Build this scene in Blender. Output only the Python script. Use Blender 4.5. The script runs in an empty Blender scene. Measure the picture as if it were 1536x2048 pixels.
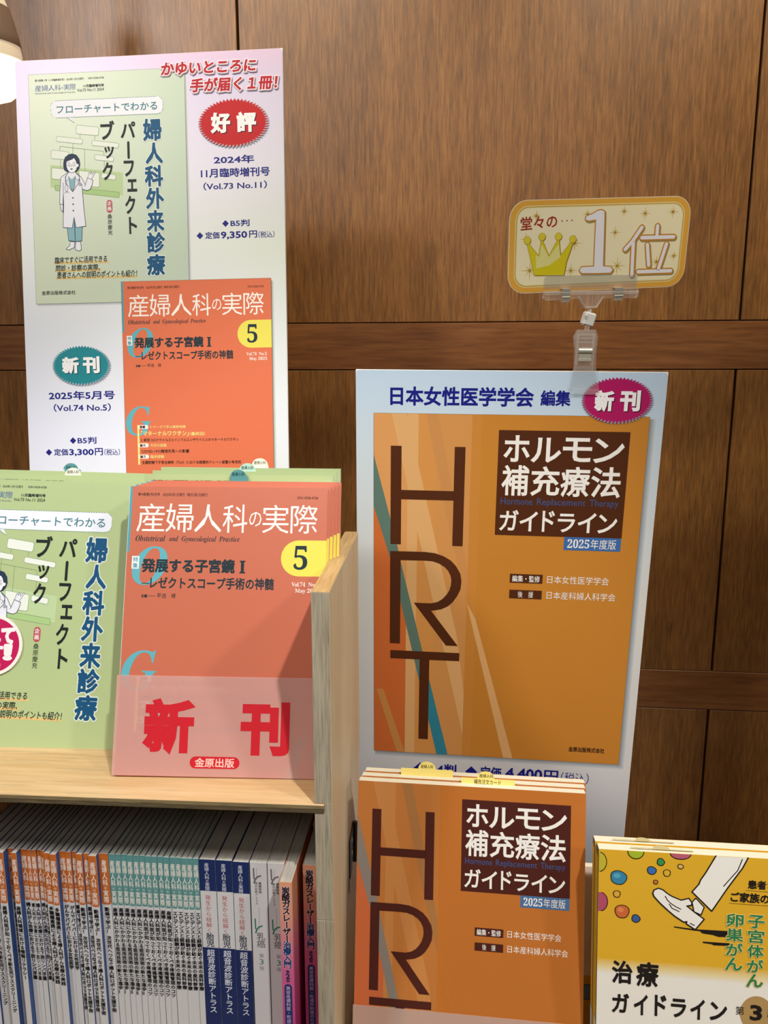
import bpy, math, random
from mathutils import Matrix, Vector
random.seed(7)
S = bpy.context.scene
COL = S.collection
ZO = 1.40                      # height of the lens above the floor (m); plans below are in mm from the lens
def W(x, y, z): return Vector((x*.001, y*.001, z*.001 + ZO))

# ------------------------------------------------------------------ camera
pitch, yaw, roll = math.radians(10.179), math.radians(5.037), math.radians(.029)
fwd = Vector((-math.sin(yaw)*math.cos(pitch), math.cos(yaw)*math.cos(pitch), -math.sin(pitch)))
right = Vector((math.cos(yaw), math.sin(yaw), 0)); down = fwd.cross(right)
r2 = right*math.cos(roll) + down*math.sin(roll); d2 = -right*math.sin(roll) + down*math.cos(roll)
cd = bpy.data.cameras.new('camera'); cam = bpy.data.objects.new('camera', cd); COL.objects.link(cam)
M = Matrix.Identity(4)
for i in range(3): M[i][0], M[i][1], M[i][2] = r2[i], -d2[i], -fwd[i]
M.translation = W(0, 0, 0); cam.matrix_world = M
cd.sensor_fit = 'VERTICAL'; cd.sensor_height = 36.0; cd.lens = 36.0*1500/2048; cd.clip_start = .02
S.camera = cam

# ------------------------------------------------------------------ light
w = bpy.data.worlds.new('world'); S.world = w; w.use_nodes = True
w.node_tree.nodes['Background'].inputs[0].default_value = (1, .95, .88, 1)
w.node_tree.nodes['Background'].inputs[1].default_value = .06
S.view_settings.view_transform = 'Standard'; S.view_settings.look = 'None'
S.view_settings.gamma = 1; S.view_settings.use_curve_mapping = False
S.view_settings.exposure = 0.0
def area(name, loc, aim, size, power, col, spread=180):
    l = bpy.data.lights.new(name, 'AREA'); l.shape = 'DISK'; l.size = size; l.energy = power; l.color = col
    l.spread = math.radians(spread)
    o = bpy.data.objects.new(name, l); COL.objects.link(o); o.location = loc
    o.rotation_euler = (Vector(aim)-Vector(loc)).to_track_quat('-Z', 'Y').to_euler(); return o
WARM = (1, .97, .93)
def spot(name, loc, aim, r, power, col, ang, blend):
    l = bpy.data.lights.new(name, 'SPOT'); l.shadow_soft_size = r; l.energy = power; l.color = col
    l.spot_size = math.radians(ang); l.spot_blend = blend
    o = bpy.data.objects.new(name, l); COL.objects.link(o); o.location = loc
    o.rotation_euler = (Vector(aim)-Vector(loc)).to_track_quat('-Z', 'Y').to_euler(); return o
SPOTS = [  # name, place on the ceiling, aim, radius, power, colour, cone, blend
    ('downlight_key', (.50, -.28, 2.62), (-.12, .48, 1.02), .03, 104, WARM, 40, .5),
    ('downlight_left', (-1.15, -.45, 2.62), (-.10, .62, 1.48), .16, 88, WARM, 60, .8),
    ('downlight_side', (1.50, -.30, 2.62), (-.20, .60, 1.12), .08, 55, WARM, 40, .6),
    ('wall_fill_spot', (.42, .42, 2.62), (.36, 1.06, 1.84), .08, 52, (1, .88, .68), 50, 1.0),  # this and the next: fill spots added to brighten only the upper wall
    ('wall_fill_spot', (-.30, .42, 2.62), (-.28, 1.06, 1.80), .08, 50, (1, .88, .68), 54, 1.0),
]
for a in SPOTS: spot(*a)
area('ceiling_panel_light', (0, -1.5, 2.60), (0, -1.5, 0), 1.4, 11, (1, .96, .90))

# ------------------------------------------------------------------ materials
def lin(h):
    h = h.lstrip('#'); c = [int(h[i:i+2], 16)/255 for i in (0, 2, 4)]
    return tuple(x/12.92 if x <= .04045 else ((x+.055)/1.055)**2.4 for x in c) + (1,)
MATS = {}
def mat(name, hexcol, rough=.45, spec=.5, metal=0, coat=0, alpha=1, trans=0, emis=0, noise=0):
    if name in MATS: return MATS[name]
    m = bpy.data.materials.new(name); m.use_nodes = True; nt = m.node_tree; b = nt.nodes['Principled BSDF']
    b.inputs['Base Color'].default_value = lin(hexcol); b.inputs['Roughness'].default_value = rough
    b.inputs['Specular IOR Level'].default_value = spec; b.inputs['Metallic'].default_value = metal
    b.inputs['Coat Weight'].default_value = coat; b.inputs['Coat Roughness'].default_value = .25
    b.inputs['Alpha'].default_value = alpha; b.inputs['Transmission Weight'].default_value = trans
    if emis:
        b.inputs['Emission Color'].default_value = lin(hexcol); b.inputs['Emission Strength'].default_value = emis
    if noise:
        tc = nt.nodes.new('ShaderNodeTexCoord'); n = nt.nodes.new('ShaderNodeTexNoise'); n.inputs['Scale'].default_value = 900
        bp = nt.nodes.new('ShaderNodeBump'); bp.inputs['Strength'].default_value = noise; bp.inputs['Distance'].default_value = .0002
        nt.links.new(tc.outputs['Object'], n.inputs['Vector']); nt.links.new(n.outputs['Fac'], bp.inputs['Height'])
        nt.links.new(bp.outputs['Normal'], b.inputs['Normal'])
    MATS[name] = m; return m
def ink(h, rough=.5): return mat('ink_'+h.strip('#').lower()+('' if rough == .5 else '_%d' % (rough*100)), h, max(rough, .55), .25)
def ramp_mat(name, axis, stops, rough=.4, axis2=None, coat=0, alpha=1):
    """paper printed with a colour gradient along an object axis (0..size in m)"""
    m = bpy.data.materials.new(name); m.use_nodes = True; nt = m.node_tree; b = nt.nodes['Principled BSDF']
    tc = nt.nodes.new('ShaderNodeTexCoord'); sp = nt.nodes.new('ShaderNodeSeparateXYZ')
    nt.links.new(tc.outputs['Object'], sp.inputs[0])
    def ramp(ax, st):
        mr = nt.nodes.new('ShaderNodeMapRange'); r = nt.nodes.new('ShaderNodeValToRGB')
        lo, hi = st[0][0], st[-1][0]
        mr.inputs['From Min'].default_value = lo; mr.inputs['From Max'].default_value = hi
        nt.links.new(sp.outputs[ax], mr.inputs['Value']); nt.links.new(mr.outputs[0], r.inputs[0])
        e = r.color_ramp.elements
        e[0].position = 0; e[0].color = lin(st[0][1]); e[1].position = 1; e[1].color = lin(st[-1][1])
        for p, c in st[1:-1]:
            k = e.new((p-lo)/(hi-lo)); k.color = lin(c)
        return r
    r = ramp(axis, stops); out = r.outputs[0]
    if axis2:
        ax, st = axis2; q = ramp(ax, st)
        mx = nt.nodes.new('ShaderNodeMix'); mx.data_type = 'RGBA'; mx.blend_type = 'MULTIPLY'; mx.inputs['Factor'].default_value = 1
        nt.links.new(out, mx.inputs[6]); nt.links.new(q.outputs[0], mx.inputs[7]); out = mx.outputs[2]
    nt.links.new(out, b.inputs['Base Color']); b.inputs['Roughness'].default_value = rough
    b.inputs['Coat Weight'].default_value = coat; b.inputs['Coat Roughness'].default_value = .2; b.inputs['Alpha'].default_value = alpha
    MATS[name] = m; return m
def wood(name, dark, mid, light, along='Z', fine=260, rough=.4, dash=.5, coat=0, bump=.15, stretch=14, big=.35):
    m = bpy.data.materials.new(name); m.use_nodes = True; nt = m.node_tree; b = nt.nodes['Principled BSDF']
    tc = nt.nodes.new('ShaderNodeTexCoord'); oi = nt.nodes.new('ShaderNodeObjectInfo')
    def mp(s):
        v = [s, s, s]; v['XYZ'.index(along)] = s/stretch
        k = nt.nodes.new('ShaderNodeMapping'); k.inputs['Scale'].default_value = v
        ad = nt.nodes.new('ShaderNodeVectorMath'); ad.operation = 'ADD'
        cm = nt.nodes.new('ShaderNodeCombineXYZ'); mu = nt.nodes.new('ShaderNodeMath'); mu.operation = 'MULTIPLY'; mu.inputs[1].default_value = 7.3
        nt.links.new(oi.outputs['Random'], mu.inputs[0])
        for i in range(3): nt.links.new(mu.outputs[0], cm.inputs[i])
        nt.links.new(tc.outputs['Object'], ad.inputs[0]); nt.links.new(cm.outputs[0], ad.inputs[1])
        nt.links.new(ad.outputs[0], k.inputs[0]); return k
    def noise(s, det, rg=.6):
        n = nt.nodes.new('ShaderNodeTexNoise'); n.inputs['Scale'].default_value = 1; n.inputs['Detail'].default_value = det
        n.inputs['Roughness'].default_value = rg; nt.links.new(mp(s).outputs[0], n.inputs['Vector']); return n
    a = noise(fine, 3); c = noise(fine/14, 2); d = noise(fine*1.7, 1)
    mix = nt.nodes.new('ShaderNodeMix'); mix.data_type = 'FLOAT'; mix.inputs[0].default_value = big
    nt.links.new(a.outputs['Fac'], mix.inputs[2]); nt.links.new(c.outputs['Fac'], mix.inputs[3])
    r = nt.nodes.new('ShaderNodeValToRGB'); e = r.color_ramp.elements
    e[0].position = .34; e[0].color = lin(dark); e[1].position = .68; e[1].color = lin(light); k = e.new(.5); k.color = lin(mid)
    nt.links.new(mix.outputs[0], r.inputs[0])
    r2_ = nt.nodes.new('ShaderNodeValToRGB'); e = r2_.color_ramp.elements
    e[0].position = .30; e[0].color = (1-dash, 1-dash, 1-dash, 1); e[1].position = .42; e[1].color = (1, 1, 1, 1)
    nt.links.new(d.outputs['Fac'], r2_.inputs[0])
    mx = nt.nodes.new('ShaderNodeMix'); mx.data_type = 'RGBA'; mx.blend_type = 'MULTIPLY'; mx.inputs['Factor'].default_value = 1
    nt.links.new(r.outputs[0], mx.inputs[6]); nt.links.new(r2_.outputs[0], mx.inputs[7])
    nt.links.new(mx.outputs[2], b.inputs['Base Color'])
    bp = nt.nodes.new('ShaderNodeBump'); bp.inputs['Strength'].default_value = bump; bp.inputs['Distance'].default_value = .0004
    nt.links.new(a.outputs['Fac'], bp.inputs['Height']); nt.links.new(bp.outputs['Normal'], b.inputs['Normal'])
    b.inputs['Roughness'].default_value = rough; b.inputs['Coat Weight'].default_value = coat; b.inputs['Coat Roughness'].default_value = .35
    MATS[name] = m; return m

PANEL = wood('walnut_panel_veneer', '#643f18', '#815526', '#9c6b33', 'Z', 420, .42, .22, coat=.5)
RAIL = wood('walnut_rail_veneer', '#6c401e', '#7f5028', '#915f34', 'X', 160, .42, .25, coat=.25)
GAP = mat('groove_shadow_gap', '#1a0d06', .9)
BIRCH = wood('birch_face', '#cbb690', '#d8c5a2', '#e4d4b4', 'Z', 120, .5, .06, big=.6)
BIRCH_EDGE = wood('birch_edge_grain', '#968b76', '#a99e88', '#b8ad97', 'Z', 700, .6, .3, stretch=30, big=.12)
SHELFTOP = wood('plywood_shelf_face', '#cda674', '#dbb988', '#e6c99c', 'X', 150, .45, .15, big=.5)
PLY_A = wood('plywood_ply_pale', '#6e5f40', '#85744f', '#988761', 'X', 500, .8, .3)
PLY_B = wood('plywood_ply_dark', '#4c4028', '#5d4f35', '#70603f', 'X', 500, .8, .3)
PAGES = mat('page_block_paper', '#ded8c8', .8, .2)
PAGES_IV = mat('page_block_ivory', '#f0ead0', .8, .2)
PAGES_GR = ramp_mat('page_block_layers', 0, [(0, '#a9a49a'), (.05, '#b3aea4')], .85)
BOARD = mat('foam_board_white', '#f4f1ea', .6)
CLEAR = mat('clear_acrylic', '#f4f4ee', .06, .9)
_n = CLEAR.node_tree; _lw = _n.nodes.new('ShaderNodeLayerWeight'); _mr = _n.nodes.new('ShaderNodeMapRange')
_lw.inputs['Blend'].default_value = .35; _mr.inputs['To Min'].default_value = .09; _mr.inputs['To Max'].default_value = .75
_n.links.new(_lw.outputs['Facing'], _mr.inputs['Value']); _n.links.new(_mr.outputs[0], _n.nodes['Principled BSDF'].inputs['Alpha'])
STEEL = mat('spring_steel', '#d6d2c2', .35, .6, metal=.55)
HINGE = mat('blackened_steel', '#4a4f4c', .4, .5, metal=.9)
WHITE_PL = mat('white_plastic', '#f2f0ea', .4)

# ------------------------------------------------------------------ object helpers
def mesh(name, verts, faces, mats, mi=None, smooth=False):
    me = bpy.data.meshes.new(name); me.from_pydata([tuple(v) for v in verts], [], faces)
    for m in (mats if isinstance(mats, (list, tuple)) else [mats]): me.materials.append(m)
    if mi: me.polygons.foreach_set('material_index', mi)
    if smooth: me.polygons.foreach_set('use_smooth', [True]*len(me.polygons))
    me.update(); return me
def link(name, data, parent=None, mw=None):
    o = bpy.data.objects.new(name, data); COL.objects.link(o)
    if parent: o.parent = parent
    if mw is not None:
        if parent: o.matrix_local = mw
        else: o.matrix_world = mw
    return o
def thing(name, label, cat, mw=None, group=None):
    o = link(name, None, None, mw); o.empty_display_size = .02; tag(o, label, cat, group); return o
def tag(o, label, cat, group=None):
    o['label'] = label; o['category'] = cat
    if group: o['group'] = group
    return o
def struct(o): o['kind'] = 'structure'; return o
def boxdata(x0, x1, y0, y1, z0, z1, b=0, s=.001):
    """bevelled box: b chamfers the 4 long edges and ends"""
    import bmesh
    bm = bmesh.new(); bmesh.ops.create_cube(bm, size=1)
    for v in bm.verts:
        v.co = Vector(((x0+x1)/2+v.co.x*(x1-x0), (y0+y1)/2+v.co.y*(y1-y0), (z0+z1)/2+v.co.z*(z1-z0)))*s
    if b: bmesh.ops.bevel(bm, geom=bm.edges[:], offset=b*s, segments=1, affect='EDGES')
    vs = [v.co.copy() for v in bm.verts]; bm.verts.index_update()
    fs = [[v.index for v in f.verts] for f in bm.faces]; bm.free(); return vs, fs
def box(name, dims, m, parent=None, b=0, mw=None):
    v, f = boxdata(*dims, b=b); return link(name, mesh(name, v, f, m), parent, mw)
class MB:
    def __init__(s): s.v = []; s.f = []; s.mi = []; s.mats = []
    def m(s, mt):
        if mt not in s.mats: s.mats.append(mt)
        return s.mats.index(mt)
    def add(s, v, f, mt):
        k = len(s.v); i = s.m(mt); s.v += [Vector(p) for p in v]
        for q in f: s.f.append([k+j for j in q]); s.mi.append(i)
    def box(s, dims, mt, b=0, T=None):
        v, f = boxdata(*dims, b=b)
        if T is not None: v = [T @ p for p in v]
        s.add(v, f, mt)
    def tube(s, pts, r, mt, n=10, closed=False):
        pts = [Vector(p)*.001 for p in pts]; r *= .001; vs = []; fs = []
        for i, p in enumerate(pts):
            d = (pts[min(i+1, len(pts)-1)]-pts[max(i-1, 0)]).normalized()
            a = d.orthogonal().normalized(); c = d.cross(a)
            vs += [p+a*r*math.cos(t*2*math.pi/n)+c*r*math.sin(t*2*math.pi/n) for t in range(n)]
        for i in range(len(pts)-1):
            for t in range(n): fs.append([i*n+t, i*n+(t+1) % n, (i+1)*n+(t+1) % n, (i+1)*n+t])
        fs.append(list(range(n))[::-1]); fs.append([(len(pts)-1)*n+t for t in range(n)]); s.add(vs, fs, mt)
    def prism(s, pts, z0, z1, mt, T=None, axis='y'):
        """outline in x,z (mm) given thickness in y"""
        n = len(pts); v = [Vector((a, z0, c))*.001 for a, c in pts]+[Vector((a, z1, c))*.001 for a, c in pts]
        if T is not None: v = [T @ p for p in v]
        f = [list(range(n)), [n+i for i in range(n)][::-1]]+[[i, i+n, (i+1) % n+n, (i+1) % n] for i in range(n)]
        s.add(v, f, mt)
    def build(s, name, parent=None, mw=None, smooth=False):
        return link(name, mesh(name, s.v, s.f, s.mats, s.mi, smooth), parent, mw)
def frame(P, k=1.0):
    """matrix of a leaning sheet: local x right, z up the sheet, -y towards the viewer (P: x,y,z mm; yaw, lean, roll deg)"""
    x, y, z, ya, le, ro = P; ya, le, ro = map(math.radians, (ya, le, ro))
    X = Vector((math.cos(ya), math.sin(ya), 0)); N = Vector((-math.sin(ya), math.cos(ya), 0))
    U = Vector((0, 0, 1))*math.cos(le)+N*math.sin(le)
    X2 = X*math.cos(ro)+U*math.sin(ro); U2 = -X*math.sin(ro)+U*math.cos(ro); Y2 = U2.cross(X2)
    m = Matrix.Identity(4)
    for i in range(3): m[i][0], m[i][1], m[i][2] = X2[i], Y2[i], U2[i]
    m.translation = W(x*k, y*k, z*k); return m

# ------------------------------------------------------------------ lettering
_tc = {}
def strdata(s, thin=0.0):
    key = (s, thin)
    if key in _tc: return _tc[key]
    c = bpy.data.curves.new('t', 'FONT'); c.body = s; c.size = 1; c.resolution_u = 2; c.offset = -thin
    o = bpy.data.objects.new('t', c); COL.objects.link(o)
    me = bpy.data.meshes.new_from_object(o.evaluated_get(bpy.context.evaluated_depsgraph_get()))
    v = [(p.co.x, p.co.y) for p in me.vertices]; f = [tuple(p.vertices) for p in me.polygons]
    bpy.data.objects.remove(o); bpy.data.curves.remove(c); bpy.data.meshes.remove(me)
    _tc[key] = (v, f); return _tc[key]
def grow(v, f, d, rnd=False):
    """thicken a flat glyph mesh: a band of width d around its outline"""
    cnt = {}
    for q in f:
        # orient CCW
        ar = sum(v[q[i]][0]*v[q[(i+1) % len(q)]][1]-v[q[(i+1) % len(q)]][0]*v[q[i]][1] for i in range(len(q)))
        q = q if ar >= 0 else q[::-1]
        for i in range(len(q)): cnt[(q[i], q[(i+1) % len(q)])] = 1
    be = [e for e in cnt if (e[1], e[0]) not in cnt]
    nrm = {}; inc = {}
    for a, b in be:
        dx, dy = v[b][0]-v[a][0], v[b][1]-v[a][1]; L = math.hypot(dx, dy)
        if L < 1e-6: continue
        n = (dy/L, -dx/L); nrm[(a, b)] = n; inc.setdefault(b, [None, None])[0] = n; inc.setdefault(a, [None, None])[1] = n
    V = [(a, b, 0.0) for a, b in v]; F = list(f); n_ = [0]
    def face(pts):
        n_[0] += 1; k = len(V); dpt = .06+.4*((n_[0]*.618034) % 1)
        V.extend((p[0], p[1], dpt) for p in pts)
        for i in range(1, len(pts)-1):
            a, b, c = pts[0], pts[i], pts[i+1]; ar = (b[0]-a[0])*(c[1]-a[1])-(c[0]-a[0])*(b[1]-a[1])
            if abs(ar) > 1e-9: F.append((k, k+i, k+i+1) if ar > 0 else (k, k+i+1, k+i))
    if not rnd:
        off = {}
        for p, (n1, n2) in inc.items():
            n1 = n1 or n2; n2 = n2 or n1
            mx, my = n1[0]+n2[0], n1[1]+n2[1]; k = max(1+n1[0]*n2[0]+n1[1]*n2[1], .35)
            off[p] = (v[p][0]+mx/k*d, v[p][1]+my/k*d)
        for a, b in nrm: face([v[a], off[a], off[b], v[b]])
    else:
        for (a, b), n in nrm.items():
            face([v[a], (v[a][0]+n[0]*d, v[a][1]+n[1]*d), (v[b][0]+n[0]*d, v[b][1]+n[1]*d), v[b]])
        for p, (n1, n2) in inc.items():
            if not n1 or not n2: continue
            cr = n1[0]*n2[1]-n1[1]*n2[0]; dt = n1[0]*n2[0]+n1[1]*n2[1]
            if cr > 0.05:
                a1 = math.atan2(n1[1], n1[0]); da = math.atan2(cr, dt); ns = 1 if da < .5 else (2 if da < 1.3 else 4)
                face([v[p]]+[(v[p][0]+math.cos(a1+da*i/ns)*d, v[p][1]+math.sin(a1+da*i/ns)*d) for i in range(ns+1)])
    return V, F
_gc = {}
def glyphs(s, bold=0, rnd=False, thin=0):
    key = (s, round(bold, 3), rnd, thin)
    if key not in _gc:
        v, f = strdata(s, thin)
        if bold: v, f = grow(v, f, bold, rnd)
        _gc[key] = (v, f)
    return _gc[key]
def mathal(s, up, lo, dg=None):
    o = ''
    for ch in s:
        if 'A' <= ch <= 'Z': o += chr(up+ord(ch)-65)
        elif 'a' <= ch <= 'z': o += 'ℎ' if (lo == 0x1D44E and ch == 'h') else chr(lo+ord(ch)-97)
        elif ch.isdigit() and dg: o += chr(dg+ord(ch)-48)
        else: o += ch
    return o
BI = lambda s: mathal(s, 0x1D468, 0x1D482)            # bold italic serif
BF = lambda s: mathal(s, 0x1D400, 0x1D41A, 0x1D7CE)    # bold serif
LY = .000025
class Print:
    """flat print: x right, z up (mm), layers stacked towards the viewer (-y)"""
    def __init__(s): s.b = MB()
    def faces(s, v, f, m, layer):
        s.b.add([(p[0]*.001, -LY*(layer-(p[2] if len(p) > 2 else 0)), p[1]*.001) for p in v], f, m)
    def poly(s, pts, m, layer=1): s.faces(pts, [tuple(range(len(pts)))], m, layer)
    def rect(s, x0, y0, x1, y1, m, layer=1): s.poly([(x0, y0), (x1, y0), (x1, y1), (x0, y1)], m, layer)
    def rr(s, x0, y0, x1, y1, r, n=5):
        r = min(r, abs(x1-x0)/2, abs(y1-y0)/2); o = []
        for cx, cy, a in ((x1-r, y0+r, -90), (x1-r, y1-r, 0), (x0+r, y1-r, 90), (x0+r, y0+r, 180)):
            o += [(cx+r*math.cos(math.radians(a+90*i/n)), cy+r*math.sin(math.radians(a+90*i/n))) for i in range(n+1)]
        return o
    def rrect(s, x0, y0, x1, y1, r, m, layer=1): s.poly(s.rr(x0, y0, x1, y1, r), m, layer)
    def ell(s, cx, cy, rx, ry, m, layer=1, n=28, ph=0, wob=0):
        s.poly([(cx+rx*(1+wob*math.sin(3*t+ph))*math.cos(t), cy+ry*(1+wob*math.cos(2*t+ph))*math.sin(t)) for t in [i*2*math.pi/n for i in range(n)]], m, layer)
    def burst(s, cx, cy, rx, ry, n, depth, m, layer=1):
        P = []
        for i in range(2*n):
            t = i*math.pi/n; k = 1 if i % 2 == 0 else 1-depth
            P.append((cx+rx*k*math.cos(t), cy+ry*k*math.sin(t)))
        s.faces([(cx, cy)]+P, [(0, i+1, (i+1) % (2*n)+1) for i in range(2*n)], m, layer)
    def line(s, pts, w, m, layer=1, closed=False):
        if closed: pts = list(pts)+[pts[0]]
        h = w/2; V = []; F = []
        for (a, b), (c, d) in zip(pts, pts[1:]):
            L = math.hypot(c-a, d-b)
            if L < 1e-6: continue
            nx, ny = (d-b)/L*h, -(c-a)/L*h; k = len(V)
            e = .35*((len(F)*.618034) % 1); V += [(a+nx, b+ny, e), (c+nx, d+ny, e), (c-nx, d-ny, e), (a-nx, b-ny, e)]; F.append((k, k+1, k+2, k+3))
        for a, b in pts:
            k = len(V); e = .4+.4*((len(F)*.618034) % 1); V += [(a+h*math.cos(i*math.pi/6), b+h*math.sin(i*math.pi/6), e) for i in range(12)]; F.append(tuple(range(k, k+12)))
        s.faces(V, F, m, layer)
    def dash(s, pts, w, on, off, m, layer=1):
        pts = list(pts)+[pts[0]]; V = []; F = []; h = w/2; carry = 0
        for (a, b), (c, d) in zip(pts, pts[1:]):
            L = math.hypot(c-a, d-b)
            if L < 1e-6: continue
            ux, uy = (c-a)/L, (d-b)/L; t = carry
            while t < L:
                e = min(t+on, L)
                if e > 0 and e-max(t, 0) > .05:
                    t0 = max(t, 0); k = len(V)
                    V += [(a+ux*t0+uy*h, b+uy*t0-ux*h), (a+ux*e+uy*h, b+uy*e-ux*h), (a+ux*e-uy*h, b+uy*e+ux*h), (a+ux*t0-uy*h, b+uy*t0+ux*h)]
                    F.append((k, k+1, k+2, k+3))
                t += on+off
            carry = t-L-(0 if t > L else 0)
        s.faces(V, F, m, layer)
    def text(s, t, x0, y0, x1, y1, m, layer=2, bold=0, rnd=False, thin=0, shear=0, rot=0):
        """string stretched to fill the box"""
        v0, _ = strdata(t, thin); v, f = glyphs(t, bold, rnd, thin)
        xs = [p[0] for p in v0]; ys = [p[1] for p in v0]; ax, bx, ay, by = min(xs), max(xs), min(ys), max(ys)
        sx = (x1-x0)/max(bx-ax, 1e-6); sy = (y1-y0)/max(by-ay, 1e-6)
        if by-ay < .2: sy = sx
        V = [(x0+(p[0]-ax)*sx+(p[1]-ay)*sy*shear, y0+(p[1]-ay)*sy, p[2] if len(p) > 2 else 0) for p in v]
        if rot:
            cx, cy = (x0+x1)/2, (y0+y1)/2; c, q = math.cos(rot), math.sin(rot)
            V = [(cx+(a-cx)*c-(b-cy)*q, cy+(a-cx)*q+(b-cy)*c, e) for a, b, e in V]
        s.faces(V, f, m, layer)
    def vtext(s, t, cx, ytop, step, size, m, layer=2, bold=0, rnd=False, thin=0, sx=1.0):
        """one character per cell, going down"""
        y = ytop
        for ch in t:
            if ch in ' 　': y -= step*(.55 if ch == ' ' else 1); continue
            v, f = glyphs(ch, bold, rnd, thin)
            v0, _ = strdata(ch, thin); xs = [p[0] for p in v0]; mx = (min(xs)+max(xs))/2
            cw = .5 if ord(ch) > 0x2000 else mx
            k = .62 if ch == 'の' and size < 0 else 1
            V = []
            for p in v:
                a, b = p[0], p[1]; e = p[2] if len(p) > 2 else 0
                a2, b2 = a-cw, b-.36
                if ch in 'ー―（）': a2, b2 = b2, -a2
                if ch in '、。': a2 += .55; b2 += .5
                V.append((cx+a2*size*sx*k, y-step/2+b2*size*k, e))
            s.faces(V, f, m, layer); y -= step
        return y
    def build(s, name, parent): return s.b.build(name, parent)

# ------------------------------------------------------------------ printed designs (mm on the cover)
def green_design(parent, base, wd=182.0, ht=257.0, sticker=False):
    """medical journal supplement cover; returns nothing, adds artwork and lettering under parent"""
    A = Print(); T = Print()
    ol = ink('#7f9a72'); wh = ink('#e9efe6'); navy = ink('#27364f'); coat = ink('#e8eaf4'); teal = ink('#86b3bd')
    pale = ink('#bcd3a0'); pale2 = ink('#aacb88'); dk = ink('#1d2424'); blue = ink('#14547f')
    A.poly([(22.5, 156.4), (107.9, 145.0), (107.4, 119.6), (21.6, 131.4)], pale, 1)
    A.poly([(27.5, 134), (102.9, 123.5), (103.6, 120), (102.7, 116.9), (27.5, 127.4), (26.3, 131)], ol, 2)
    A.poly([(27.9, 133.5), (102.6, 123.0), (103.1, 120), (102.4, 117.4), (27.9, 127.9), (26.9, 131)], pale2, 3)
    for a, b in (((59, 188.9), (58.6, 185.2)), ((76.1, 186.9), (76, 182.7)), ((50.1, 178.9), (49.7, 167)), ((34.6, 176.7), (86, 169.2)),
                 ((34.6, 176.7), (34.4, 172.5)), ((86, 169.2), (86.4, 164.5)), ((63.5, 172.4), (63.4, 148)), ((34.7, 162), (34.5, 152)), ((86.5, 158.5), (86.3, 144.5))):
        A.line([a, b], .45, ol, 4)
    def sk(q, r=1.6):
        (ax, ay), (bx, by), (cx, cy), (dx, dy) = q; o = []
        for P, Pa, Pb in ((q[0], q[3], q[1]), (q[1], q[0], q[2]), (q[2], q[1], q[3]), (q[3], q[2], q[0])):
            u = Vector((Pa[0]-P[0], Pa[1]-P[1])).normalized()*r; v = Vector((Pb[0]-P[0], Pb[1]-P[1])).normalized()*r; p = Vector(P)
            o += [tuple(p+u), tuple(p+u*.3+v*.3), tuple(p+v)]
        return o
    for q in ([(54.8, 199.6), (81.2, 196), (80.3, 186.7), (54.1, 189.9)], [(31, 188.1), (61.9, 183.7), (61.2, 178.1), (30.4, 182.3)],
              [(72.8, 182), (104.2, 177.4), (103.5, 172.1), (72.3, 176.3)], [(24.1, 173.1), (45.1, 170), (44.5, 161.3), (23.7, 163.4)],
              [(75.5, 166.1), (98, 162.6), (97.3, 157.3), (75, 160.4)], [(24.1, 153.2), (44, 150.6), (43.5, 138.6), (23.6, 140.8)],
              [(55.9, 149.1), (80.3, 145.5), (79.8, 129.5), (58, 132)], [(82.8, 145.4), (99.7, 142.6), (99, 136.8), (82.3, 139.7)]):
        p = sk(q); A.poly(p, wh, 5); A.line(p, .4, ol, 6, closed=True)
    # speech bubble
    p = A.rr(25.2, 208.2, 156.5, 227.2, 7, 6); A.poly(p, ink('#eef0fa'), 5)
    A.poly([(44, 208.4), (52.7, 201.9), (49.5, 208.4)], ink('#eef0fa'), 5)
    A.dash(p, .55, 1.5, 1.0, ink('#5f8a86'), 7); A.dash([(44, 208.2), (52.7, 201.9)], .5, 1.4, .9, ink('#5f8a86'), 7)
    # doctor
    def fo(pts, m, l, w=.55): A.poly(pts, m, l); A.line(pts, w, navy, l+1, closed=True)
    fo([(43.2, 70), (42.8, 65.6), (38, 61.4), (41.3, 60.4), (48, 63), (48.7, 69.2)], coat, 7)
    fo([(50.2, 69.7), (49.1, 64.4), (48.9, 60.6), (53.4, 58.8), (56.2, 60.4), (56, 65.2), (55.3, 69.5)], coat, 7)
    fo([(40.2, 85.7), (41.4, 70.9), (49.2, 69.9), (49.0, 96)], teal, 9); fo([(49.4, 96.4), (49.4, 69.9), (57.1, 70.1), (58.1, 85.2)], teal, 9)
    fo([(33, 112), (36.3, 112), (35.7, 102.9), (33.1, 106.3)], coat, 9)
    fo([(66.1, 139.4), (70.6, 138), (72.5, 141.4), (75.8, 146.6), (74.9, 147.4), (71.8, 143.9), (71.2, 147), (70.3, 147.2), (69.9, 144.5), (68.8, 146.4), (68, 146)], coat, 9, .4)
    fo([(43.3, 147.2), (37.7, 144.1), (34.6, 141.8), (33, 126.7), (32.3, 112.1), (36, 111.5), (37, 124), (37, 110), (35.4, 85.8), (46.2, 85),
        (48.8, 97), (50.8, 85.2), (62.4, 86.7), (60.6, 108), (59.5, 128.2), (63, 127), (66.2, 126.4), (69.2, 127.9), (71.2, 132), (72.6, 137.7), (66.1, 140.3), (64.6, 136), (63.4, 132.8), (59.1, 141), (56.2, 143.9), (51.8, 147.4)], coat, 11)
    A.line([(37.2, 136), (37, 124)], .5, navy, 13); A.line([(59.5, 128), (59.3, 134)], .5, navy, 13); A.line([(63.4, 132.8), (62.4, 131)], .5, navy, 13)
    A.poly([(43.7, 143.2), (47.5, 139), (51.9, 142.9), (52.1, 141.2), (50.6, 132.5), (48.1, 126.5), (45.1, 132.5)], teal, 13)
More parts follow.
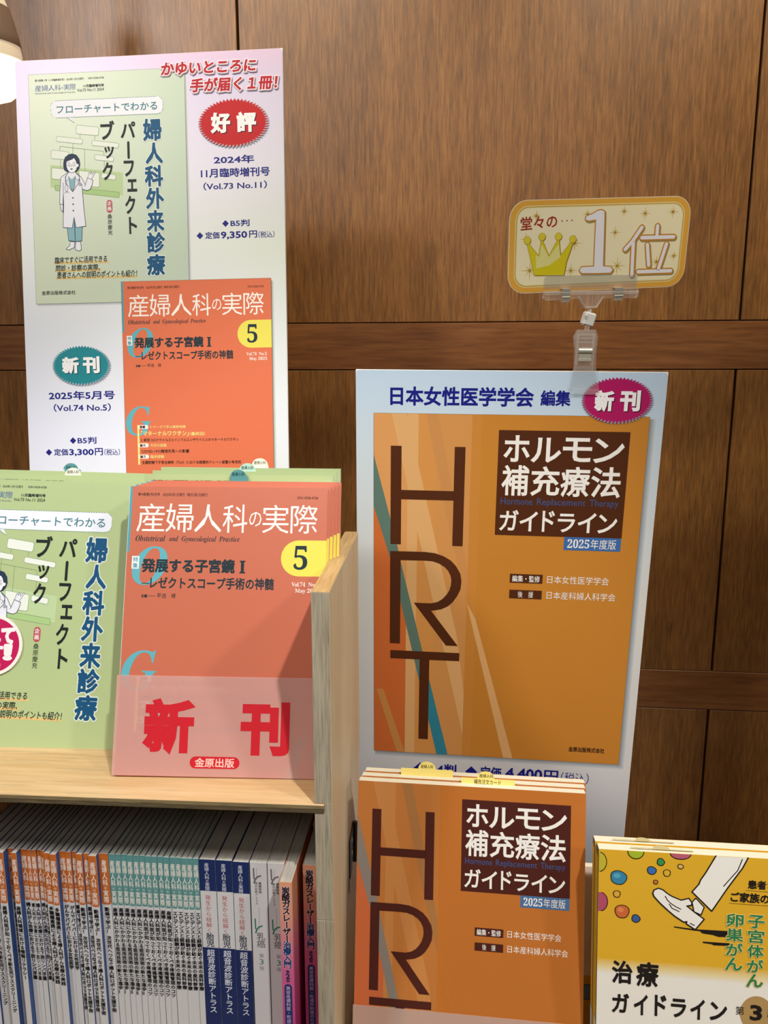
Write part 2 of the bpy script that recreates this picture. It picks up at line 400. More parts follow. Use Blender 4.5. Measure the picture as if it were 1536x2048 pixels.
    A.poly([(44.2, 149), (51.3, 149), (51.8, 143), (47.5, 139.2), (43.7, 143)], coat, 14)
    A.line([(43.3, 146.7), (40.1, 142.6), (39.9, 136.5), (48.1, 125.5), (56, 135.9), (56.7, 142), (52.8, 146.4)], .55, navy, 15)
    A.line([(43.7, 143), (45.2, 132), (48.1, 125.6), (51, 132.5), (51.9, 143)], .45, navy, 15)
    A.line([(43.2, 140), (41.9, 138.4), (40.3, 138.2), (42.4, 136)], .4, navy, 15); A.line([(52, 140.2), (53.7, 139.2), (55.8, 138.4), (53.2, 136.2)], .4, navy, 15)
    A.line([(40.5, 143.5), (40, 138), (40.4, 134)], .6, navy, 16); A.line([(40.4, 134), (39, 130), (40, 126), (41.6, 125.5), (42.4, 128), (41.8, 132.5), (40.4, 134)], .35, navy, 16)
    A.line([(38.6, 124), (41.2, 126), (44, 124.2)], .35, navy, 16); A.line([(56.2, 143.5), (57, 138), (57.2, 134.6)], .5, navy, 16)
    A.ell(57.2, 133.4, 1.7, 1.7, navy, 16, 14); A.ell(57.2, 133.4, 1.2, 1.2, coat, 17, 14); A.ell(57.2, 133.4, .6, .6, navy, 18, 12)
    for y in (118.7, 111.6, 104.4): A.ell(48.2, y, .9, .95, ink('#44506a'), 16, 12)
    A.poly([(39.8, 149.2), (38.4, 151.1), (38, 155), (38.4, 159.5), (40.4, 164.3), (44.5, 167.2), (49, 168), (54, 166.4), (57.2, 161.8), (58, 156), (56.9, 151.5), (54.4, 148.4), (51, 147.4), (46, 147), (42, 148)], navy, 17)
    fo([(41.6, 156.7), (42.2, 159.6), (45.6, 160.6), (49, 161.8), (50.9, 163.2), (53, 160.4), (54.2, 156.4), (55.8, 156.4), (56.6, 155), (55.9, 153), (54.2, 152.6), (53, 149.4), (50.6, 147.2), (48, 146.4), (45.2, 147.6), (43, 150), (41.9, 153)], ink('#f0f0f6'), 18, .4)
    for x in (44.6, 50.8):
        A.ell(x, 155.3, 1.9, 1.75, ink('#55627c'), 20, 16); A.ell(x, 155.3, 1.6, 1.45, ink('#f0f0f6'), 21, 16); A.ell(x+.1, 155.2, .5, .5, navy, 22, 10)
        A.line([(x-1, 158.1), (x+1, 158.2)], .4, navy, 20)
    A.line([(46.4, 155.4), (49, 155.4)], .3, navy, 20); A.line([(47.7, 154.6), (47.2, 153.3), (47.9, 153.2)], .3, navy, 20)
    A.poly([(46, 151.6), (49.4, 151.4), (48.4, 149.9), (46.9, 150)], ink('#55627c'), 20)
    # red pill, underlines
    A.rrect(87.7, 100.7, 94.4, 115.1, 3.3, ink('#b8505a'), 5)
    for x0, x1, y in ((23, 88, 44.6), (24, 79, 35.8), (25, 121, 27.4)): A.rect(x0, y, x1, y+2.6, ink('#dcc07e'), 3)
    A.build('cover_artwork', parent)
    T.text('第73巻第11号（11月臨時増刊号） 2024年11月1日発行', 7.7, 248.9, 65.4, 251.5, dk, 2, .02); T.text('ISSN 0558-4728', 70.6, 249.3, 88.8, 251.3, dk, 2, .02)
    for ch, x0, x1, y0, y1 in (('産', 7.3, 14.8, 238.2, 245), ('婦', 15.3, 22.8, 238.2, 245), ('人', 23, 30.4, 238.3, 244.8), ('科', 30.8, 37.8, 238.2, 245), ('の', 38.2, 41.0, 239.6, 242.4), ('実', 41.4, 48.2, 238.4, 245), ('際', 48.7, 55.6, 238.2, 245.1)):
        T.text(ch, x0, y0, x1, y1, ink('#33569b'), 2, .0)
    T.text(mathal('Obstetrical and Gynecological Practice', 0x1D400, 0x1D41A), 7.2, 234.6, 54.8, 236.9, ink('#5a6472'), 2)
    T.text('11月臨時増刊号', 64.6, 240.5, 88.5, 243.6, dk, 2, .04); T.text('Vol.73 No.11 2024', 57.1, 236.1, 88.4, 239.1, dk, 2, .02)
    T.text('フローチャートでわかる', 32.3, 212.4, 149.9, 221.5, ink('#3f7f8c'), 8, .012, True)
    for ch, (x0, y1, x1, y0) in zip('婦人科外来診療', ((133, 202.8, 154.1, 178.8), (135.1, 176.5, 154.9, 153.6), (133.6, 151.6, 154.7, 128.4), (134.4, 126.7, 155.1, 103.5), (134.8, 101.8, 154.7, 78.1), (134.1, 77.3, 155.1, 54.5), (133.4, 52.7, 154.7, 29.3))):
        T.text(ch, x0+.6, y0+.6, x1-.6, y1-.6, ink('#dfe9df'), 8, .085, True); T.text(ch, x0+.6, y0+.6, x1-.6, y1-.6, blue, 9, .038, True)
    for ch, (x0, y1, x1, y0) in zip('パーフェクト', ((106.5, 201.1, 124.1, 182.9), (113.8, 178.9, 116.5, 160.1), (108.9, 158.1, 121.4, 140.3), (112.4, 137.3, 124.4, 123.3), (109.4, 119.1, 121.8, 98.6), (113.2, 95.4, 123.1, 76.2))):
        if ch == 'ー': T.line([(115.2, 178), (115.2, 161.2)], 2.7, dk, 8)
        else: T.text(ch, x0+.7, y0+.7, x1-.7, y1-.7, dk, 8, .028, True)
    for ch, (x0, y1, x1, y0) in zip('ブック', ((82.8, 202.9, 99.6, 181.8), (86.7, 174.8, 98.4, 160.8), (83.9, 157.1, 96.5, 136.9))):
        T.text(ch, x0+.7, y0+.7, x1-.7, y1-.7, dk, 8, .028, True)
    T.vtext('企画', 91, 114.2, 5.9, 5, ink('#f4eeee'), 8, .02); T.vtext('桑原慶充', 91.1, 99.4, 6, 5.8, dk, 8)
    T.text('臨床ですぐに活用できる', 24, 45.6, 86, 52.9, dk, 8, .012, True, shear=.08, rot=.012)
    T.text('問診・診察の実際、', 24.8, 36.6, 77.5, 43.6, dk, 8, .012, True, shear=.08)
    T.text('患者さんへの説明のポイントも紹介！', 26, 28.3, 121, 36, dk, 8, .012, True, shear=.08)
    T.text('金原出版株式会社', 7.1, 10, 47.6, 14.6, dk, 8, .008)
    T.build('cover_lettering', parent)

def orange_design(parent, full=True):
    A = Print(); T = Print(); cy = ink('#5fb0bd'); ye = ink('#eadd5c'); dk = ink('#20343c'); wh = ink('#fbf3ea'); br = ink('#4a2c22'); py = ink('#f2e28a')
    A.rect(0, 196.6, 2.1, 257, ink('#4f9fb0'), 1); A.build('printed_strip', parent); A = Print()
    A.poly([(181.9, 176.3)]+[(157+16.3*math.cos(math.radians(a)), 192.5+16.3*math.sin(math.radians(a))) for a in range(270, 89, -12)]+[(181.9, 208.8)], ye, 2)
    A.build('issue_tab', parent); A = Print(); A.rect(5, 181.3, 11.6, 192.8, ink('#f4f6f4'), 6); A.build('feature_label', parent); A = Print()
    T.text(BI('O'), 5.5, 166.6, 37.6, 202, cy, 3); T.text(BI('G'), 1, 73, 32.4, 108.6, cy, 3); T.text(BI('P'), 147, 0.3, 181.5, 33.4, cy, 3)
    for ch, x0, x1, y0, y1 in (('産', 7.4, 33, 215, 241.2), ('婦', 34, 59.5, 215, 241.4), ('人', 60.5, 85.5, 215.2, 240.8), ('科', 86.5, 109, 215, 241), ('の', 110.6, 121.9, 221, 234.4), ('実', 122.8, 147, 215, 241), ('際', 148.6, 173.1, 215, 241.2)):
        T.text(ch, x0, y0, x1, y1, wh, 4)
    T.text('第74巻第5号5月号　2025年5月1日発行（毎月1回1日発行）', 7.4, 248, 71.5, 251.2, br, 4, .01); T.text('ISSN 0558-4728', 154.2, 246.6, 172.9, 248.9, br, 4, .01)
    T.text(BI('Obstetrical'), 7.2, 206.4, 34.5, 211.9, dk, 4); T.text(BI('and'), 38.2, 206.7, 46.4, 211.6, dk, 4)
    T.text(BI('Gynecological'), 49.6, 205.4, 81.2, 211.6, dk, 4); T.text(BI('Practice'), 83.8, 206.9, 102.6, 211.6, dk, 4)
    T.vtext('特集', 8.3, 192.2, 5.4, 5, ink('#5a99a6'), 8, .02)
    T.text('発展する子宮鏡', 14.7, 178.6, 98.7, 190.4, dk, 8, .035); T.text(BF('I'), 103.8, 178.7, 108.4, 189.4, dk, 8, .02)
    T.rect(14.9, 167.9, 22.5, 168.6, dk, 8); T.text('レゼクトスコープ手術の神髄', 23, 163.9, 135, 173.9, dk, 8, .022)
    T.text('企画', 15.2, 155.6, 20.6, 158.4, dk, 8, .03); T.rect(21.5, 156.9, 28, 157.2, dk, 8); T.text('平池　修', 29.4, 155.2, 46.7, 159.6, dk, 8)
    T.text(BF('5'), 152.4, 182.2, 164.8, 203.8, dk, 8)
    T.text(BF('Vol.74'), 151.1, 167, 163.5, 171, wh, 8); T.text(BF('No.5'), 166.2, 167.2, 175.8, 171, wh, 8); T.text(BF('May 2025'), 154.4, 160.6, 176, 165.4, wh, 8)
    # contents
    T.rect(15.0, 38, 17.3, 86, py, 5)
    for y, s in ((83.6, '連載'), (61.5, '論文'), (47.8, '論文')):
        A.rrect(16.4, y-2.5, 28.6, y+2.4, 2.3, ink('#fbf3ea'), 6); T.text(s, 17.8, y-1.7, 25, y+1.7, br, 8, .035)
    T.text('シリーズで学ぶ最新知識', 30.6, 81.9, 75, 85.3, py, 8, .01); T.text('今日の話題', 30.5, 59.4, 50.9, 63.3, py, 8, .01); T.text('臨床経験', 30.7, 45.8, 47.6, 49.6, py, 8, .01)
    T.text('「マターナルワクチン」', 19.2, 72.8, 78.5, 78.7, py, 8, .02); T.text('（最終回）', 80, 72.8, 98.4, 77.1, py, 8, .015)
    T.text('3. 新型コロナウイルスとインフルエンザウイルスのマターナルワクチン', 19.2, 66, 139.7, 69.8, br, 8, .015)
    T.text('COVID-19の精液所見への影響', 19.6, 52.2, 78.7, 56.4, br, 8, .015)
    T.text('全腹腔鏡下子宮全摘術（TLH）における経腟的ドレーン留置の有用性', 19.7, 38.8, 142.3, 42.8, br, 8, .015)
    T.text('金原出版株式会社', 128, 8, 168, 12.5, br, 8, .01)
    A.build('heading_pills', parent); T.build('cover_lettering', parent)

def hrt_design(parent, tone=0):
    A = Print(); T = Print()
    if tone == 0: c = dict(l='#d99a5c', l2='#d3924c', l3='#cf9150', l4='#c98a48', ll='#dba96e', or_='#cc6b32', d='#c98c50', tl='#5d786c', tl2='#2f8397', br='#50270f', mid='#c88538')
    else: c = dict(l='#cc8a50', l2='#c0783a', l3='#bd7638', l4='#b87038', ll='#c68448', or_='#cc6a3e', d='#a97442', tl='#8a8178', tl2='#80807e', br='#4c2119', mid='#bd702c')
    k = {a: ink(b) for a, b in c.items()}
    A.rect(0, 0, 27, 297, k['l'] if tone == 0 else k['l2'], 1); A.poly([(0, 0), (26.9, 0), (26.9, 150), (14, 176), (0, 222)], k['or_'], 2)
    A.rect(27, 0, 35.3, 297, k['ll'], 1); A.rect(35.3, 0, 50, 297, k['l2'], 1); A.rect(50, 0, 76.8, 297, k['l3'], 1); A.rect(76.8, 0, 84.5, 297, k['mid'], 1)
    A.poly([(41, 297), (50.5, 297), (66, 222), (76.8, 170), (76.8, 142), (62, 200)], k['d'], 2)
    A.poly([(14, 297), (26, 297), (70, 110), (76.8, 60), (76.8, 20)], k['ll'], 2)
    A.poly([(76.9, 142), (84.5, 128), (120.6, 0), (112.5, 0)], k['ll'] if tone == 0 else k['mid'], 2)
    A.poly([(2, 60), (8, 60), (26.9, 0), (20, 0)], k['l4'], 3)
    A.poly([(0, 264), (0, 222), (14, 176.5), (54.9, 0), (64.5, 0), (21.5, 178), (19.1, 190)], k['tl'], 4)
    A.poly([(36.5, 80), (44.5, 80), (64.5, 0), (54.9, 0)], k['tl2'], 5)
    A.build('cover_artwork', parent); A = Print()
    A.rect(97.6, 200.9, 196.7, 285.3, k['br'], 5); A.rect(152.3, 190, 196.5, 200.9, ink('#3f6ba8' if tone == 0 else '#4a6f9c'), 5)
    A.build('title_panel', parent); A = Print()
    A.rect(111.1, 160.8, 137.3, 168.5, k['br'], 5); A.rect(111.2, 147.3, 137.3, 154.8, k['br'], 5)
    A.build('credit_labels', parent)
    b = k['br']
    for r in ((13.6, 190.5, 22.1, 271.5), (63.9, 190.5, 72.2, 271.5), (22.0, 228.3, 64.2, 235.9)): T.rect(*r, b, 8)
    T.rect(13.5, 103, 22.1, 184.5, b, 8)
    out = [(22, 184.5), (41.8, 184.6), (50, 183.8), (57.2, 181.4), (63, 178), (67.5, 173.2), (71, 167), (72.1, 160.4), (71.6, 153.5), (69, 147.4), (65.5, 142), (61.6, 138.2), (56, 135.2), (47.9, 133.6)]
    inn = [(22, 177), (41.8, 177.2), (48, 176.9), (53.5, 175.2), (58, 172.4), (61, 169.3), (63.2, 165), (63.9, 161), (63.6, 156.5), (62.3, 151.8), (60, 148), (57, 144.4), (53, 141.6), (47.8, 140.2)]
    T.faces(out+inn, [(i, i+14, i+15, i+1) for i in range(13)], b, 8)
    T.poly([(33.4, 140.2), (47.9, 140.2), (47.9, 133.4), (70.6, 103), (60.7, 103)], b, 8)
    T.rect(14, 89.2, 72.2, 96.6, b, 8); T.rect(38.9, 14, 47.1, 89.3, b, 8)
    wh = ink('#f2eee6')
    for ch, x0, x1, y0, y1 in (('ホ', 102.3, 121.4, 261, 281), ('ル', 123.4, 145.2, 261, 279.5), ('モ', 147.5, 168.5, 262, 279.8), ('ン', 171, 192.6, 261.5, 279.5),
                               ('補', 101.6, 121.8, 234, 257.5), ('充', 124.4, 145.6, 234.3, 257), ('療', 147.3, 168.6, 234.2, 257.2), ('法', 170.6, 192, 234.2, 257.4)):
        T.text(ch, x0, y0, x1, y1, wh, 8, .02)
    T.text('Hormone', 101.2, 226.1, 126, 231.9, ink('#3e5688'), 8); T.text('Replacement', 129.5, 224.6, 167, 231.9, ink('#3e5688'), 8); T.text('Therapy', 170, 224.6, 192.2, 231.9, ink('#3e5688'), 8)
    for ch, x0, x1, y0, y1 in zip('ガイドライン', (101.2, 117, 134.6, 146.8, 162.4, 178), (115.4, 130.4, 143.6, 159.6, 175.8, 192), (205,)*6, (221.5, 220.6, 221.6, 219.6, 220.6, 219.6)):
        T.text(ch, x0, y0, x1, y1, wh, 8, .018)
    T.text(BF('2025'), 155.1, 191.9, 172.2, 199.2, wh, 8); T.text('年度版', 173.2, 191.5, 192.9, 199.5, wh, 8)
    T.text('編集・監修', 113, 161.8, 135.1, 167.3, wh, 8, .01); T.text('後　援', 118, 148.4, 130.5, 153.7, wh, 8)
    T.text('日本女性医学学会', 141, 161.4, 189.6, 168.0, wh, 8); T.text('日本産科婦人科学会', 141.2, 147.9, 195.7, 154.5, wh, 8)
    T.text('金原出版株式会社', 167.6, 10, 197.4, 14.6, ink('#3a2214'), 8, .02)
    T.build('cover_lettering', parent)

def book_body(root, wd, ht, th, cover, pages, spine_mat=None, inset=2.5):
    """book standing in its own frame: x width, y 0..th away from the viewer, z height"""
    box('page_block', (inset*.2, wd-inset, .25, th-.25, inset, ht-.04), pages, root)
    b = MB(); b.box((0, wd, 0, .25, 0, ht), cover); b.box((0, wd, th-.25, th, 0, ht), cover); b.box((-.4, 0, 0, th, 0, ht), spine_mat or cover)
    return b.build('cover', root)
# ------------------------------------------------------------------ the room
_Z = Matrix.Translation((0, 0, ZO))
ROOMW = mat('painted_wall_cream', '#cfc4b0', .9); 
struct(box('floor', (-2600, 2600, -3200, 1120, -1440, -1400), wood('dark_floor_boards', '#3a2a1e', '#4a3626', '#5a4430', 'Y', 60, .5, .2), mw=_Z))
struct(box('ceiling', (-2600, 2600, -3200, 1120, 1300, 1340), mat('ceiling_white', '#e8e4da', .9), mw=_Z))
struct(box('wall_left', (-2640, -2600, -3200, 1120, -1400, 1300), ROOMW, mw=_Z)); struct(box('wall_right', (2600, 2640, -3200, 1120, -1400, 1300), ROOMW, mw=_Z))
struct(box('wall_front', (-2600, 2600, -3240, -3200, -1400, 1300), ROOMW, mw=_Z))
WY = 1060; WK = WY/1000
wb = struct(box('wall_back', (-2600, 2600, WY+9, WY+60, -1400, 1300), GAP, mw=_Z))
G1, PW = -269.9*WK, 628.6*WK
rows = [(70.4*WK, 1300, PANEL), (-393.2*WK, 9.2*WK, PANEL), (-1400, -449.4*WK, PANEL)]
pm = {}
for j, (z0, z1, m) in enumerate(rows):
    for i in range(-4, 5):
        x0, x1 = G1+i*PW, G1+(i+1)*PW
        if x0 < -2600 or x1 > 2650: continue
        if j not in pm:
            v, f = boxdata(1.6, PW-1.6, 0, 9, z0, z1, b=.7); pm[j] = mesh('panel', v, f, m)
        o = link('panel', pm[j], wb); o.location = (x0*.001, WY*.001, 0)
rm = {}
for z0, z1 in ((10.2*WK, 69.2*WK), (-448.3*WK, -393.6*WK)):
    v, f = boxdata(-2600, 2600, -.6, 9, z0, z1, b=.6)
    o = link('rail', mesh('rail', v, f, RAIL), wb); o.location = (0, WY*.001, 0)

# ------------------------------------------------------------------ table, riser, bookcase
TAB = wood('table_laminate', '#7a5a38', '#8a6844', '#9a7852', 'X', 80, .5, .2)
t = thing('display_table', 'wooden display table carrying the bookcase and the standing books below the frame', 'table', Matrix.Translation(W(0, 0, -1400)))
def wbox(name, dims, m, parent, b=0, rz=0, org=None):
    v, f = boxdata(*dims, b=b); o = link(name, mesh(name, v, f, m), parent)
    T = Matrix.Translation(W(*(org or (0, 0, 0)))) @ Matrix.Rotation(rz, 4, 'Z'); o.matrix_world = T; return o
bpy.context.view_layer.update()
wbox('table_top', (-900, 950, 470, 1050, -720, -700), TAB, t, 1)
wbox('cabinet_body', (-880, 930, 500, 1045, -1400, -720.1), TAB, t)
r_ = wbox('display_riser', (-84, 800, 500, 800, -699.9, -667.2), BIRCH, None, 1); tag(r_, 'low pale wooden riser under the orange and yellow books', 'riser')

UR = math.radians(1.4); UO = (-92, 557, 0)
case = thing('bookcase', 'pale wooden bookcase with a plywood shelf, at the left of the display', 'bookcase', Matrix.Translation(W(-92, 557, -700)) @ Matrix.Rotation(UR, 4, 'Z'))
bpy.context.view_layer.update()
def ub(name, dims, m, b=.3):
    v, f = boxdata(*dims, b=b); o = link(name, mesh(name, v, f, m), case); o.matrix_world = Matrix.Translation(W(*UO)) @ Matrix.Rotation(UR, 4, 'Z'); return o
# right side panel: end-grain laminated front lipping and face boards, with the housing for the shelf
mb = MB()
mb.box((-14.4, 0, 0, 231, -451.5, -164.6), BIRCH, .35); mb.box((-14.1, -.1, .2, 231, -699.5, -451.5), BIRCH, .2)
o = mb.build('side_panel', case); o.matrix_world = Matrix.Translation(W(*UO)) @ Matrix.Rotation(UR, 4, 'Z')
mb = MB()
for z0, z1 in ((-344.0, -164.7), (-451.4, -353.0), (-699.5, -452.0)):
    mb.box((-14.3, -.2, -.5, 1.2, z0, z1), BIRCH_EDGE, .15)
mb.box((-6.2, -.2, -.5, 1.2, -353, -344), BIRCH_EDGE, .1)
o = mb.build('edge_lipping', case); o['label'] = 'greyish edge grain front strip of the side panel'; o.matrix_world = Matrix.Translation(W(*UO)) @ Matrix.Rotation(UR, 4, 'Z')
ub('top_lipping', (-14.2, -.2, 0, 231, -164.7, -164.0), wood('birch_top_edge', '#c29a62', '#d8b47c', '#e8c892', 'Y', 260, .45, .15), .2)
mb = MB()
mb.box((-700, -6.6, -1.2, 231, -345.9, -345), SHELFTOP, .1); mb.box((-700, -6.6, -1.0, 231, -348.6, -345.95), PLY_A); mb.box((-700, -6.6, -1.15, 231, -349.2, -348.6), PLY_B)
mb.box((-700, -6.6, -1.0, 231, -352.6, -349.25), PLY_B, .1)
o = mb.build('shelf', case); o.matrix_world = Matrix.Translation(W(*UO)) @ Matrix.Rotation(UR, 4, 'Z')
ub('left_side_panel', (-714.4, -700, 0, 231, -699.5, -164.6), BIRCH); ub('bottom_board', (-700, -14.4, 0, 231, -699.5, -682.2), BIRCH)
# hinge on the outer face of the side panel
mb = MB()
def hb(y0, z0, y1, z1, w_, th, mt):
    d = Vector((0, y1-y0, z1-z0)); L = d.length; T = Matrix.Translation(Vector((0, (y0+y1)/2, (z0+z1)/2))*.001) @ Matrix.Rotation(math.atan2(z1-z0, y1-y0), 4, 'X')
    mb.box((0.0, th, -L/2, L/2, -w_/2, w_/2), mt, .2, T)
mb.box((.02, 1.2, 118, 152, -500, -458), HINGE, .5)
mb.tube([(2.6, 152, -502), (2.6, 152, -457)], 2.6, HINGE); mb.box((1.2, 2.0, 112, 120, -512, -498), STEEL, .3)
for z in (-466, -480, -493): mb.tube([(1.0, 133, z), (2.0, 133, z)], 2.6, STEEL, 12)
mb.tube([(.4, 128, -500), (1.6, 124, -507), (1.4, 120, -516)], 1.2, STEEL)
o = mb.build('hinge', case); o['label'] = 'small dark metal hinge'; o.matrix_world = Matrix.Translation(W(*UO)) @ Matrix.Rotation(UR, 4, 'Z')

# ------------------------------------------------------------------ tall poster, left
SC = lambda k: Matrix.Scale(k, 4)
PA = (-481.5, 862.1, 84.1, .6, 6.4, .8); KA = .94
pa = thing('advertising_poster', 'tall pale poster board at the left showing a green cover above an orange cover', 'poster', frame(PA, KA) @ SC(KA))
bgA = ramp_mat('poster_print_lavender', 2, [(-.34, '#f2f3fc'), (-.15, '#eceffc'), (-.02, '#e4e8ec'), (.06, '#e6ebe6'), (.15, '#e4e0f2'), (.235, '#d8cdec'), (.273, '#dfc2e4')], .38,
               axis2=(0, [(-.016, '#fbfbff'), (.12, '#ffffff'), (.24, '#fbfcf8'), (.294, '#f6f8f0')]))
VB = -447.5
b_ = MB(); b_.box((-15.8, 294.2, .2, 4.2, VB, 273.2), BOARD, .3); b_.build('board', pa)
P = Print(); P.rrect(-15.3, VB+.5, 293.8, 272.8, 4, bgA, 0); P.build('printed_sheet', pa)
def cover_on(parent, x, z, k, wd, ht, m, name='printed_cover', lay=3, label=None):
    e = MB(); h_ = -LY*.5; e.add([(0, h_, 0), (wd*.001, h_, 0), (wd*.001, h_, ht*.001), (0, h_, ht*.001)], [(0, 1, 2, 3)], m)
    fr = .25/k
    e.add([(-fr*.001, 0, -fr*.001), ((wd+fr)*.001, 0, -fr*.001), ((wd+fr)*.001, 0, (ht+fr)*.001), (-fr*.001, 0, (ht+fr)*.001)], [(0, 1, 2, 3)], ink('#50503c'))
    T = Matrix.Translation(Vector((x*.001, -LY*lay, z*.001))) @ SC(k); o = e.build(name, parent, T)
    if label: o['label'] = label
    return o
SHD = {}
def soft_shadow_print(Pr, x0, y0, x1, y1, cols, lay=1, w=.9):
    for i, c in enumerate(cols): Pr.rrect(x0+1-i*-0, y0-(len(cols)-i)*w, x1+(len(cols)-i)*w, y1-2, 1.5, ink(c), lay+i)
P = Print(); soft_shadow_print(P, 0, 0, 182, 257, ['#dde0e6', '#cfd2d8', '#bcbfc4', '#a8abae'], 1, .8)
P.build('printed_cover_shadow', pa)
cg = cover_on(pa, 0, 0, 1, 182, 257, ramp_mat('cover_green_print', 0, [(0, '#ccd6bc'), (.06, '#c7d3ba'), (.182, '#bccdb8')], .4), lay=6, label='printed picture of a pale green magazine cover')
green_design(cg, None)
P = Print(); soft_shadow_print(P, 103, -223.5, 277.2, 22.2, ['#d6dcd4', '#c6ccc6', '#b4bab4', '#a2a8a2'], 1, .8); P.build('printed_cover_shadow', pa)
co = cover_on(pa, 102.6, -223.6, .9585, 182, 257, ink('#de7450', .4), lay=30, label='printed picture of an orange magazine cover')
orange_design(co)
P = Print(); red = ink('#b5182c'); nv = ink('#1c2080')
def outlined(Pr, t, x0, y0, x1, y1, m, lay, d1, d0, ol='#f3eef4', shear=0, sh=None, **k):
    if sh: Pr.text(t, x0+1, y0-1, x1+1, y1-1, ink(sh), lay, d1, shear=shear, **k)
    if ol: Pr.text(t, x0, y0, x1, y1, ink(ol), lay+1, d1, shear=shear, **k)
    Pr.text(t, x0, y0, x1, y1, m, lay+2, d0, shear=shear, **k)
outlined(P, 'かゆいところに', 155.5, 249.5, 262.5, 262.5, red, 30, .095, .04, shear=.12, sh='#a79aa8', rot=-.0)
outlined(P, '手が届く１冊！', 188.5, 229.8, 286.5, 244, red, 30, .095, .04, shear=.12, sh='#a79aa8')
P.text('2024年', 214.1, 150.8, 259.7, 159.4, nv, 3, .025); P.text('11月臨時増刊号', 198.8, 136.0, 277.3, 145.6, nv, 3, .025); P.text('（Vol.73 No.11）', 201.3, 122.2, 273.9, 130.6, nv, 3, .02)
P.text('◆', 222, 81, 229.6, 88.6, nv, 3); P.text('B5判', 231.8, 81.2, 253.2, 88.6, nv, 3, .02)
P.text('◆', 192, 68.2, 199.8, 76, nv, 3); P.text('定価', 202.4, 68.4, 218.4, 75.8, nv, 3, .025); P.text('9,350', 220.5, 67.4, 250.2, 75.6, nv, 3, .03); P.text('円', 253, 68.4, 261.7, 76, nv, 3, .02); P.text('（税込）', 263.4, 67.8, 281.8, 75, nv, 3, .01)
P.text('2025年5月号', 11.4, -110.7, 90.5, -101.1, nv, 3, .025); P.text('（Vol.74 No.5）', 16.7, -124.6, 85.4, -115.6, nv, 3, .02)
P.text('◆', 34.8, -162.4, 42.6, -154.6, nv, 3); P.text('B5判', 44.4, -162.2, 66.8, -154.4, nv, 3, .02)
P.text('◆', 5, -175.9, 12.8, -168.1, nv, 3); P.text('定価', 15.4, -175.7, 32, -168.1, nv, 3, .025); P.text('3,300', 34, -176.4, 63, -168.6, nv, 3, .03); P.text('円', 65, -175.7, 74.2, -167.5, nv, 3, .02); P.text('（税込）', 76.2, -175.9, 95, -168.4, nv, 3, .01)
P.build('lettering', pa)
def badge(parent, cx, cy, rx, ry, col, t, boxes, lay=34, sh='#b4b4c0', bold=.05):
    B = Print(); B.burst(cx+1.2, cy-1.2, rx, ry, 58, .11, ink(sh), lay); B.burst(cx, cy, rx, ry, 58, .11, ink(col), lay+1)
    o = B.build('starburst_badge', parent); L = Print()
    for ch, (x0, y0, x1, y1) in zip(t, boxes):
        L.text(ch, x0+1, y0-1, x1+1, y1-1, ink('#3a1020' if col != '#1f8792' else '#0c4a52'), lay+2, bold); L.text(ch, x0, y0, x1, y1, ink('#f6f4f4'), lay+3, bold)
    L.build('badge_lettering', o)
badge(pa, 237, 194.6, 40.6, 26.6, '#bf1c22', '好評', [(212.5, 185, 232.5, 205.2), (242, 185, 262, 204.8)])
badge(pa, 51.9, -71.6, 35.2, 23, '#1f8792', '新刊', [(30, -79.6, 48, -62.6), (55, -79.8, 73, -62.4)])

# ------------------------------------------------------------------ poster, right
PB = (-89.0/1.42, 867.4/1.42, -459.5/1.42, -.8, -4.3, -.6); KB = 1.42
pb = thing('advertising_poster', 'light blue poster board with a brown and ochre cover, standing right of the bookcase', 'poster', frame(PB, KB))
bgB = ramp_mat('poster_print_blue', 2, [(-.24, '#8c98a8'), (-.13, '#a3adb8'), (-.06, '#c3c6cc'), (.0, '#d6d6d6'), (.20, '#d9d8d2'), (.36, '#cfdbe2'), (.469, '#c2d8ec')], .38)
b_ = MB(); b_.box((-20, 313.2, .2, 4.2, -241.3, 469.3), BOARD, .3); b_.build('board', pb)
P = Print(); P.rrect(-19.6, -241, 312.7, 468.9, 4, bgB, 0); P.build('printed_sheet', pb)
P = Print(); soft_shadow_print(P, 0, 0, 298.2, 421.7, ['#c2c8cc', '#b2b8bc', '#a0a6aa', '#8e9498'], 1, 1.6); P.build('printed_cover_shadow', pb)
ch_ = cover_on(pb, 0, 0, KB, 210, 297, ink('#c58230', .4), lay=6, label='printed picture of an ochre guideline cover'); hrt_design(ch_, 0)
P = Print(); nv2 = ink('#141a80')
P.text('日本女性医学学会', 18.9, 431.2, 173.7, 451, nv2, 3, .03); P.text('編集', 182.2, 432.6, 213, 448.4, nv2, 3, .03)
P.text('◆A4判', 49.9, -30, 102.6, -14, nv2, 3, .03); P.text('◆', 114, -30, 129, -14.5, nv2, 3); P.text('定価', 133, -30, 158, -14, nv2, 3, .03); P.text('4,400', 164, -30.5, 208, -14, nv2, 3, .03)
P.text('円', 211, -30, 227.4, -14, nv2, 3, .02); P.text('（税込）', 231, -30, 264.7, -15, nv2, 3)
P.build('lettering', pb)
badge(pb, 262.4, 439.1, 37.6, 24.8, '#b0175f', '新刊', [(240, 428.6, 258, 448.4), (266.5, 428.8, 285.5, 448.8)], lay=34, sh='#8f9aa8')

